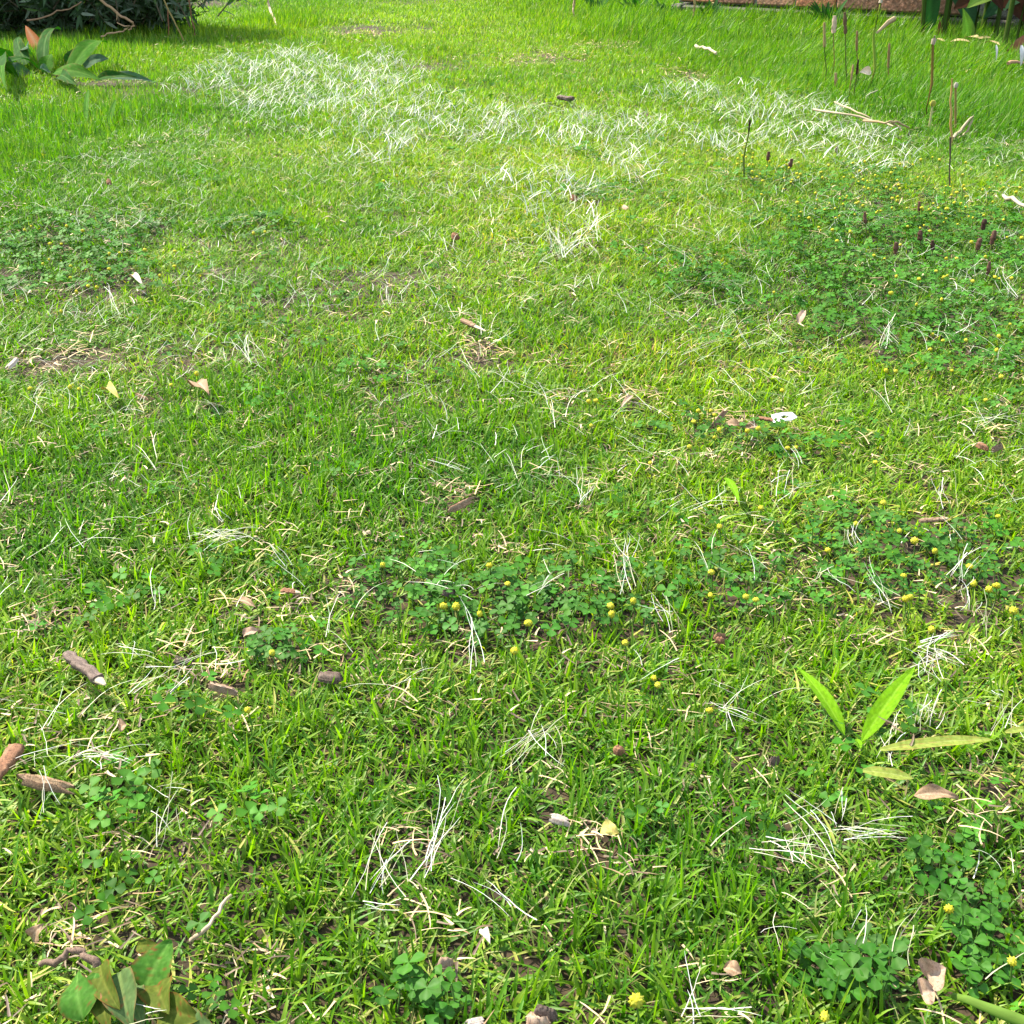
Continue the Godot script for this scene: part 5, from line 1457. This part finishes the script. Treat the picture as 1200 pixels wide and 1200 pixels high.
	flower(Vector3(0.206, 0, -1.062), 0.03, 1.05, "yellow trefoil flower closest in front of the short bright blade", "yellow trefoil flowers over the lawn")
	flower(Vector3(0.178, 0, -0.932), 0.03, 1.05, "yellow trefoil flower closest to the right of the forked far straw", "yellow trefoil flowers over the lawn")
	flower(Vector3(0.605, 0, -1.62), 0.036, 1.0, "second yellow trefoil flower counting out to the right of the white straw pair", "yellow trefoil flowers over the lawn")
	flower(Vector3(0.489, 0, -1.491), 0.036, 1.0, "yellow trefoil flower closest in front of the white straw pair", "yellow trefoil flowers over the lawn")
	flower(Vector3(0.209, 0, -0.928), 0.03, 1.2, "yellow trefoil flower closest behind the rust chip", "yellow trefoil flowers over the lawn")
	flower(Vector3(-0.673, 0, -1.743), 0.036, 1.0, "second yellow trefoil flower counting out to the left of the starry straw tangle", "yellow trefoil flowers over the lawn")
	flower(Vector3(-0.603, 0, -1.417), 0.036, 1.0, "yellow trefoil flower closest in front of the white edge chip", "yellow trefoil flowers over the lawn")
	flower(Vector3(0.217, 0, -0.923), 0.03, 1.05, "yellow trefoil flower closest behind and right of the rust chip", "yellow trefoil flowers over the lawn")
	flower(Vector3(0.501, 0, -1.488), 0.036, 1.0, "second yellow trefoil flower counting out in front of the white straw pair", "yellow trefoil flowers over the lawn")
	flower(Vector3(-0.596, 0, -2.112), 0.036, 1.0, "second yellow trefoil flower counting out behind and right of the whitish dead leaf", "yellow trefoil flowers over the lawn")
	flower(Vector3(0.491, 0, -1.086), 0.03, 1.05, "yellow trefoil flower closest to the right of the tan twig", "yellow trefoil flowers over the lawn")
	flower(Vector3(0.2, 0, -1.246), 0.036, 1.0, "third yellow trefoil flower counting out in front of the slanting bark strip", "yellow trefoil flowers over the lawn")
	flower(Vector3(-0.727, 0, -1.947), 0.036, 1.0, "yellow trefoil flower closest to the left of the whitish dead leaf", "yellow trefoil flowers over the lawn")
	flower(Vector3(0.582, 0, -1.385), 0.036, 1.0, "yellow trefoil flower closest behind the reddish edge chip", "yellow trefoil flowers over the lawn")
	flower(Vector3(-0.747, 0, -2.01), 0.036, 1.0, "second yellow trefoil flower counting out to the left of the whitish dead leaf", "yellow trefoil flowers over the lawn")
	flower(Vector3(0.441, 0, -0.908), 0.03, 1.2, "yellow trefoil flower closest in front and right of the knotted straw", "yellow trefoil flowers over the lawn")
	flower(Vector3(0.303, 0, -1.017), 0.03, 1.05, "yellow trefoil flower closest behind the bent long straws", "yellow trefoil flowers over the lawn")
	flower(Vector3(0.661, 0, -1.804), 0.036, 1.0, "yellow trefoil flower closest behind and right of the white straw pair", "yellow trefoil flowers over the lawn")
	flower(Vector3(0.344, 0, -1.071), 0.03, 1.05, "third yellow trefoil flower counting out to the left of the tan twig", "yellow trefoil flowers over the lawn")
	flower(Vector3(-0.121, 0, -0.987), 0.03, 1.05, "yellow trefoil flower closest to the left of the dark scrap on the clover", "yellow trefoil flowers over the lawn")
	flower(Vector3(0.184, 0, -0.969), 0.03, 1.05, "yellow trefoil flower closest behind and right of the forked far straw", "yellow trefoil flowers over the lawn")
	flower(Vector3(-0.556, 0, -1.426), 0.036, 1.0, "yellow trefoil flower closest in front and right of the white edge chip", "yellow trefoil flowers over the lawn")
	flower(Vector3(0.292, 0, -0.511), 0.03, 1.05, "yellow trefoil flower closest to the right of the curled tan dead leaf", "yellow trefoil flowers over the lawn")
	flower(Vector3(0.359, 0, -0.876), 0.03, 1.05, "yellow trefoil flower closest in front of the knotted straw", "yellow trefoil flowers over the lawn")
	flower(Vector3(-0.543, 0, -1.42), 0.036, 1.0, "second yellow trefoil flower counting out in front and right of the white edge chip", "yellow trefoil flowers over the lawn")
	flower(Vector3(0.152, 0, -1.209), 0.036, 1.0, "yellow trefoil flower closest in front of the middle bare spot", "yellow trefoil flowers over the lawn")
	flower(Vector3(-0.763, 0, -1.808), 0.036, 1.0, "yellow trefoil flower closest behind the white edge chip", "yellow trefoil flowers over the lawn")
	flower(Vector3(0.573, 0, -1.485), 0.036, 1.0, "yellow trefoil flower closest in front and right of the white straw pair", "yellow trefoil flowers over the lawn")
	flower(Vector3(-0.799, 0, -2.055), 0.036, 1.0, "third yellow trefoil flower counting out to the left of the whitish dead leaf", "yellow trefoil flowers over the lawn")
	flower(Vector3(-0.813, 0, -2.161), 0.036, 1.0, "third yellow trefoil flower counting out behind and left of the whitish dead leaf", "yellow trefoil flowers over the lawn")
	flower(Vector3(-0.805, 0, -2.256), 0.036, 1.0, "fourth yellow trefoil flower counting out behind and left of the whitish dead leaf", "yellow trefoil flowers over the lawn")
	flower(Vector3(0.07, 0, -0.483), 0.03, 1.2, "yellow trefoil flower closest to the right of the crumbly bark chunk", "yellow trefoil flowers over the lawn")
	flower(Vector3(-0.8, 0, -2.027), 0.036, 1.0, "fourth yellow trefoil flower counting out to the left of the whitish dead leaf", "yellow trefoil flowers over the lawn")
	flower(Vector3(-0.198, 0, -0.837), 0.03, 1.05, "yellow trefoil flower closest in front of the rust wood piece", "yellow trefoil flowers over the lawn")
	flower(Vector3(0.628, 0, -1.46), 0.036, 1.0, "second yellow trefoil flower counting out behind the reddish edge chip", "yellow trefoil flowers over the lawn")
	flower(Vector3(0.399, 0, -1.207), 0.036, 1.0, "yellow trefoil flower closest behind and left of the tan twig", "yellow trefoil flowers over the lawn")
	flower(Vector3(-0.836, 0, -2.167), 0.036, 1.0, "fifth yellow trefoil flower counting out behind and left of the whitish dead leaf", "yellow trefoil flowers over the lawn")
	flower(Vector3(0.152, 0, -0.76), 0.03, 1.05, "third yellow trefoil flower counting out in front and right of the thick curved straw", "yellow trefoil flowers over the lawn")
	flower(Vector3(0.268, 0, -0.551), 0.03, 1.05, "yellow trefoil flower closest behind the curled tan dead leaf", "yellow trefoil flowers over the lawn")
	flower(Vector3(-0.846, 0, -2.29), 0.036, 1.0, "sixth yellow trefoil flower counting out behind and left of the whitish dead leaf", "yellow trefoil flowers over the lawn")
	flower(Vector3(0.666, 0, -1.58), 0.036, 1.0, "third yellow trefoil flower counting out to the right of the white straw pair", "yellow trefoil flowers over the lawn")
	flower(Vector3(0.173, 0, -0.47), 0.03, 1.05, "yellow trefoil flower closest to the left of the curled tan dead leaf", "yellow trefoil flowers over the lawn")
	flower(Vector3(0.412, 0, -1.849), 0.036, 1.0, "yellow trefoil flower closest to the left of the white straw pair", "yellow trefoil flowers over the lawn")
	flower(Vector3(-0.919, 0, -2.304), 0.036, 1.0, "seventh yellow trefoil flower counting out behind and left of the whitish dead leaf", "yellow trefoil flowers over the lawn")
	flower(Vector3(-0.485, 0, -2.256), 0.036, 1.0, "third yellow trefoil flower counting out behind and right of the whitish dead leaf", "yellow trefoil flowers over the lawn")
	flower(Vector3(-0.922, 0, -2.277), 0.036, 1.0, "eighth yellow trefoil flower counting out behind and left of the whitish dead leaf", "yellow trefoil flowers over the lawn")
	flower(Vector3(-0.466, 0, -2.27), 0.036, 1.0, "fourth yellow trefoil flower counting out behind and right of the whitish dead leaf", "yellow trefoil flowers over the lawn")
	flower(Vector3(-0.202, 0, -0.755), 0.03, 1.05, "yellow trefoil flower closest to the right of the broken stick", "yellow trefoil flowers over the lawn")
	flower(Vector3(-0.283, 0, -2.711), 0.036, 1.0, "fifth yellow trefoil flower counting out behind and right of the whitish dead leaf", "yellow trefoil flowers over the lawn")
	flower(Vector3(-0.26, 0, -2.777), 0.036, 1.0, "sixth yellow trefoil flower counting out behind and right of the whitish dead leaf", "yellow trefoil flowers over the lawn")
	# the dense drift beyond the clover, scattered by how thick it grows
	for q in drifts:
		var e: Vector4 = q[0]
		for i in int(q[1]):
			var a := rnd(0, TAU)
			var r := pow(rng.randf(), 0.6)
			flower(Vector3(e.x + cos(a) * r * e.z, 0, e.y + sin(a) * r * e.w), rnd(0.028, 0.050), rnd(0.7, 1.2), q[2], q[3])


var bare := [Vector4(-0.242, -0.952, 0.022, 0.03), Vector4(-0.228, -0.908, 0.017, 0.02), Vector4(-0.282, -0.868, 0.016, 0.013), Vector4(0.155, -1.462, 0.031, 0.048), Vector4(-0.037, -1.651, 0.049, 0.059), Vector4(0.053, -0.633, 0.026, 0.018), Vector4(-0.627, -1.615, 0.06, 0.057), Vector4(0.142, -5.33, 0.213, 0.309), Vector4(-0.6, -7.008, 0.323, 0.469), Vector4(-0.723, -6.434, 0.213, 0.442), Vector4(0.068, -1.447, 0.026, 0.035), Vector4(0.173, -1.274, 0.025, 0.024), Vector4(0.276, -1.39, 0.037, 0.033),
	Vector4(-0.238, -0.83, 0.028, 0.02), Vector4(-0.151, -0.848, 0.025, 0.02), Vector4(-0.417, -0.93, 0.031, 0.02), Vector4(-0.042, -0.543, 0.016, 0.012), Vector4(-0.056, -1.174, 0.028, 0.021), Vector4(-0.27, -0.553, 0.021, 0.011), Vector4(0.631, -4.701, 0.095, 0.195), Vector4(0.456, -5.725, 0.19, 0.283), Vector4(0.334, -0.937, 0.016, 0.012), Vector4(-0.239, -0.55, 0.032, 0.01), Vector4(0.576, -1.336, 0.029, 0.026), Vector4(0.348, -0.69, 0.025, 0.019), Vector4(-0.021, -1.058, 0.014, 0.014), Vector4(0.184, -0.923, 0.018, 0.017), Vector4(-0.16, -0.975, 0.016, 0.016), Vector4(-0.395, -0.766, 0.017, 0.015), Vector4(-0.07, -0.625, 0.014, 0.01), Vector4(0.347, -1.508, 0.028, 0.025), Vector4(0.253, -0.516, 0.012, 0.013)]
var near_clover := [Vector4(0, -0.952, 0.157, 0.083), Vector4(-0.104, -0.975, 0.064, 0.078), Vector4(0.385, -1.032, 0.167, 0.129), Vector4(0.484, -1.007, 0.074, 0.133), Vector4(0.196, -0.513, 0.036, 0.025), Vector4(0.286, -0.578, 0.038, 0.044), Vector4(0.291, -0.529, 0.036, 0.033), Vector4(-0.052, -0.499, 0.03, 0.011), Vector4(-0.204, -0.872, 0.026, 0.032), Vector4(0.227, -0.991, 0.057, 0.08)]
var far_clover := [Vector4(0.242, -1.336, 0.072, 0.057), Vector4(0.17, -1.39, 0.043, 0.039), Vector4(-0.87, -2.304, 0.197, 0.265), Vector4(-0.76, -2.065, 0.149, 0.163), Vector4(0.802, -2.406, 0.324, 0.553), Vector4(0.699, -1.719, 0.165, 0.366), Vector4(0.589, -2.039, 0.177, 0.268), Vector4(0.476, -1.801, 0.119, 0.172), Vector4(0.324, -2.039, 0.088, 0.159), Vector4(-0.157, -5.907, 0.196, 0.3), Vector4(0.188, -2.679, 0.113, 0.103), Vector4(0.329, -1.286, 0.04, 0.029), Vector4(0.638, -2.861, 0.159, 0.146), Vector4(-0.512, -2.406, 0.068, 0.085)]
var straw_bands := [Vector4(-0.896, -4.956, 0.265, 0.598), Vector4(-0.588, -4.362, 0.265, 0.826), Vector4(-1.089, -4.701, 0.142, 0.44), Vector4(-0.777, -4.259, 0.173, 0.448), Vector4(-0.337, -3.805, 0.233, 0.463), Vector4(-0.098, -3.573, 0.22, 0.322), Vector4(0.24, -3.502, 0.216, 0.253), Vector4(0.619, -4.16, 0.169, 0.193), Vector4(0.777, -3.805, 0.207, 0.263), Vector4(0.828, -3.068, 0.127, 0.132), Vector4(0.591, -3.303, 0.182, 0.177), Vector4(0.288, -2.961, 0.062, 0.207), Vector4(0.848, -3.433, 0.212, 0.19), Vector4(-0.329, -3.181, 0.099, 0.236), Vector4(0.093, -2.371, 0.047, 0.166), Vector4(0.95, -3.124, 0.086, 0.137), Vector4(0.039, -2.767, 0.174, 0.165), Vector4(-0.559, -5.239, 0.105, 0.359)]
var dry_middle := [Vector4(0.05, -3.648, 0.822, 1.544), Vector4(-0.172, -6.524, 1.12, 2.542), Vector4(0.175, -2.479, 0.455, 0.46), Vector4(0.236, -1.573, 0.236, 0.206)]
var shade_green := [Vector4(-1.003, -3.014, 0.585, 1.501), Vector4(-0.486, -2.555, 0.288, 0.487), Vector4(-0.712, -1.719, 0.178, 0.323), Vector4(-0.398, -2.039, 0.206, 0.213), Vector4(-0.256, -2.406, 0.205, 0.142), Vector4(-0.48, -1.114, 0.124, 0.156), Vector4(-0.097, -1.239, 0.155, 0.138), Vector4(0.553, -2.209, 0.316, 0.506), Vector4(1.37, -3.648, 0.349, 0.784)]  # soft tree shade on the left lawn, painted in as deeper green patches
var rough_edge := [Vector4(-1.923, -6.18, 0.777, 0.659), Vector4(-1.888, -5.239, 0.42, 0.918), Vector4(-1.295, -3.805, 0.337, 0.671), Vector4(-1.379, -3.014, 0.313, 1.045), Vector4(-1.246, -7.008, 0.231, 0.522)]
var drifts := [
	[Vector4(0.791, -2.371, 0.253, 0.5), 105, "yellow trefoil flower of the dense drift among the dark seed heads", "yellow trefoil flowers of the far drift"],
	[Vector4(0.948, -2.767, 0.213, 0.229), 36, "yellow trefoil flower at the far margin of the drift, below the long grass", "yellow trefoil flowers at the far margin"],
	[Vector4(0.601, -2.679, 0.113, 0.304), 26, "yellow trefoil flower on the thin side of the drift near the straw band", "yellow trefoil flowers on the thin side"],
	[Vector4(0.681, -1.78, 0.118, 0.211), 14, "yellow trefoil flower in the clover in front of the dense drift", "yellow trefoil flowers in front of the drift"],
	[Vector4(0.535, -2.961, 0.144, 0.207), 14, "yellow trefoil flower in front of the middle straw band", "yellow trefoil flowers before the straw band"]]



func tallness(x: float, z: float) -> float:
	var s := (x - 0.76) * 0.915 + (z + 4.5) * -0.40
	return smoothstep(-0.1, 0.35, s + 0.15 * patchy.get_noise_2d(x * 2.0, z * 2.0)) * smoothstep(-0.3, 0.9, x)


func lawn() -> void:
	var grass := stuff("lawn_grass", "short green lawn grass of folded pointed blades, patchy and uneven", "grass")
	var sets := [
		[[grass_tuft(7, 0.008, 0.0130, 0.0372, 0.00306, 5, 0.35, 0.15, 1.7), grass_tuft(6, 0.008, 0.0149, 0.0428, 0.00342, 5, 0.35, 0.12, 1.6), grass_tuft(8, 0.009, 0.0112, 0.0316, 0.00270, 5, 0.35, 0.19, 1.9), grass_tuft(6, 0.007, 0.0167, 0.0409, 0.00297, 5, 0.3, 0.10, 1.4), grass_tuft(8, 0.009, 0.0112, 0.0353, 0.00252, 5, 0.35, 0.16, 1.8), grass_tuft(7, 0.008, 0.0149, 0.0391, 0.00324, 5, 0.35, 0.13, 1.6)], 0.30, 1.55, 0.0095],
		[[grass_tuft(16, 0.015, 0.0136, 0.0357, 0.00289, 4, 0.3, 0.15, 1.5), grass_tuft(15, 0.015, 0.0136, 0.0391, 0.00272, 4, 0.3, 0.16, 1.4), grass_tuft(16, 0.015, 0.0119, 0.0323, 0.00272, 4, 0.3, 0.18, 1.7), grass_tuft(15, 0.015, 0.0153, 0.0391, 0.00306, 4, 0.3, 0.11, 1.4)], 1.55, 3.4, 0.0175],
		[[grass_tuft(30, 0.03, 0.0162, 0.0432, 0.00342, 3, 0.0, 0.12, 1.3), grass_tuft(30, 0.03, 0.0162, 0.0450, 0.00324, 3, 0.0, 0.13, 1.2), grass_tuft(30, 0.03, 0.0162, 0.0414, 0.00342, 3, 0.0, 0.11, 1.4)], 3.4, 6.0, 0.033],
		[[grass_tuft(48, 0.055, 0.020, 0.052, 0.0044, 3, 0.0, 0.14, 1.1), grass_tuft(48, 0.055, 0.020, 0.050, 0.0044, 3, 0.0, 0.14, 1.2)], 6.0, 11.0, 0.056],
	]
	for s in sets:
		var made := []
		for m in s[0]:
			made.push_back([])
		var d: float = s[1]
		while d < s[2]:
			var half := 0.4247 * (d * 0.893 + 0.26) + 0.30 + 0.10 * d
			var x := -half
			while x < half:
				var px: float = x + rnd(-0.5, 0.5) * s[3]
				var pz: float = -d + rnd(-0.5, 0.5) * s[3]
				x += s[3]
				var b := field(px, pz, bare)
				if b > 0.05 and rng.randf() < b * (0.68 if d < 3.0 else 0.4):
					continue
				var c := maxf(field(px, pz, near_clover), 0.55 * field(px, pz, far_clover)) if d < 4.5 else 0.0
				if c > 0.05 and rng.randf() < c * 0.58:
					continue
				var t := tallness(px, pz)
				var n1 := patchy.get_noise_2d(px, pz)
				var n2 := mottle.get_noise_2d(px, pz)
				var e := field(px, pz, rough_edge) if px < 0.0 else 0.0
				var high := (0.92 + 0.30 * n1 + 0.22 * n2) * (1.0 - 0.35 * b) * (1.0 - 0.2 * c) * (1.0 + 1.7 * t + 1.2 * e)
				high = lerpf(high, 0.42, pressed(px, pz)) * rnd(0.8 - 0.25 * t, 1.15 + 0.15 * t)
				var turn := Basis(Vector3.UP, rnd(0, TAU))
				var wide := rnd(0.9, 1.12)
				var lean := Vector3(rnd(-1, 1), 0, rnd(-1, 1)) * (0.22 + 0.30 * t) + Vector3(0.30 + 0.5 * n2, 0, 0.10 + 0.5 * mottle.get_noise_2d(pz * 1.3, px * 1.3)) * t
				var bs := Basis(Vector3(lean.z, 0, -lean.x).normalized(), lean.length()) * turn.scaled(Vector3(wide, high, wide))
				var lush_and_shade := clampf(0.45 + 0.6 * n1 + 0.55 * mottle.get_noise_2d(px * 0.6 + 9.0, pz * 0.6), 0.0, 1.0) * (1.0 - t) + 0.75 * t
				lush_and_shade *= 1.0 - 0.4 * t * absf(n2)
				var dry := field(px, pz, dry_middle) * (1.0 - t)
				lush_and_shade = clampf(lush_and_shade + 0.75 * field(px, pz, shade_green), 0.0, 1.0)  # painted shade joins the lush tone: deeper grass colour inside these patches
				var tone := Color(1.32, 1.20, 1.1).lerp(Color(0.70, 0.87, 0.95), lush_and_shade).lerp(Color(1.75, 1.38, 1.3), clampf(dry * (0.6 + 0.5 * n2), 0.0, 1.0))
				var k := rnd(0.82, 1.18)
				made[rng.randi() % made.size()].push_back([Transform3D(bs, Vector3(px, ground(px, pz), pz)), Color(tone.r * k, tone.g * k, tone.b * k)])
			d += s[3]
		for i in made.size():
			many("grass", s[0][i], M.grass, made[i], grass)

	# dry scraps on the soil, thick where the lawn is worn
	var scrap := stuff("dead_thatch", "tan and brown dry grass scraps lying on the soil, thickest in worn spots", "dry grass")
	var kinds := [scrap_tuft(9, 0.02, 0.006, 0.022, 0.0014), scrap_tuft(9, 0.02, 0.005, 0.017, 0.0019), scrap_tuft(7, 0.02, 0.010, 0.030, 0.0013)]
	var places := [[], [], []]
	var d := 0.32
	while d < 6.5:
		var cell := 0.020 if d < 1.6 else 0.034 if d < 3.5 else 0.06
		var half := 0.46 * d + 0.55
		var x := -half
		while x < half:
			var px := x + rnd(-0.5, 0.5) * cell
			var pz := -d + rnd(-0.5, 0.5) * cell
			var b := field(px, pz, bare)
			var loose := rng.randf() < 0.022
			if loose or rng.randf() < 0.08 + b * 0.8:
				places[rng.randi() % 3].push_back([Transform3D(Basis(Vector3.UP, rnd(0, TAU)).scaled(Vector3.ONE * (cell / 0.020) ** 0.5), Vector3(px, ground(px, pz) + (rnd(0.010, 0.028) if loose else 0.003 + b * rnd(0.0, 0.012)), pz)), Color.WHITE.lerp(Color(1.2, 1.1, 1.0), b)])
			x += cell
		d += cell
	for i in 3:
		many("thatch", kinds[i], M.straw, places[i], scrap)

	# bleached grass: standing in the far bands, lying loose elsewhere
	var pale := stuff("bleached_grass", "bleached white dry grass standing in the far bands and lying loose nearer", "dry grass")
	kinds = [pale_tuft(7, 0.035, 0.020, 0.055, 0.0017, 0.45), pale_tuft(7, 0.04, 0.022, 0.058, 0.0015, 0.8), pale_tuft(4, 0.04, 0.018, 0.050, 0.0008, 0.85), pale_tuft(4, 0.04, 0.015, 0.045, 0.0008, 1.0), pale_tuft(5, 0.028, 0.02, 0.055, 0.0007, 0.9)]
	places = [[], [], [], [], []]
	d = 1.6
	while d < 7.0:
		var half := 0.46 * d + 0.4
		var x := -half
		while x < half:
			var px := x + rnd(-0.5, 0.5) * 0.045
			var pz := -d + rnd(-0.5, 0.5) * 0.045
			var k := field(px, pz, straw_bands) * (0.48 + 1.0 * clampf(0.5 + 2.2 * mottle.get_noise_2d(px * 2.2, pz * 2.2), 0.0, 1.0))
			if rng.randf() < k * 0.9:
				var tone := rnd(0.8, 1.1)
				places[rng.randi() % 2].push_back([Transform3D((Basis(Vector3(0.3, 0, -1).normalized(), rnd(-0.1, 0.4)) * Basis(Vector3.UP, rnd(0, TAU))).scaled(Vector3.ONE * rnd(0.75, 1.15)), Vector3(px, ground(px, pz) + 0.012, pz)), Color(tone, tone, tone * 1.03)])
			x += 0.045
		d += 0.045
	d = 0.42
	while d < 4.2:
		var half := 0.46 * d + 0.4
		var x := -half
		while x < half:
			var px := x + rnd(-0.5, 0.5) * 0.05
			var pz := -d + rnd(-0.5, 0.5) * 0.05
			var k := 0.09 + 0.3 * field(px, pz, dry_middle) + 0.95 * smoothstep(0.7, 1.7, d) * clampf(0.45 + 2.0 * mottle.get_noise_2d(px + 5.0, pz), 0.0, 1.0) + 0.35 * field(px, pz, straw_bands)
			if rng.randf() < k:
				var tone := rnd(0.75, 1.1)
				places[2 + rng.randi() % 3].push_back([Transform3D(Basis(Vector3.UP, rnd(0, TAU)).scaled(Vector3.ONE * rnd(0.7, 1.2)), Vector3(px, ground(px, pz) + 0.002, pz)), Color(tone, tone * 0.99, tone * 0.97)])
			x += 0.05
		d += 0.05
	for i in 5:
		many("straw", kinds[i], M.straw, places[i], pale)
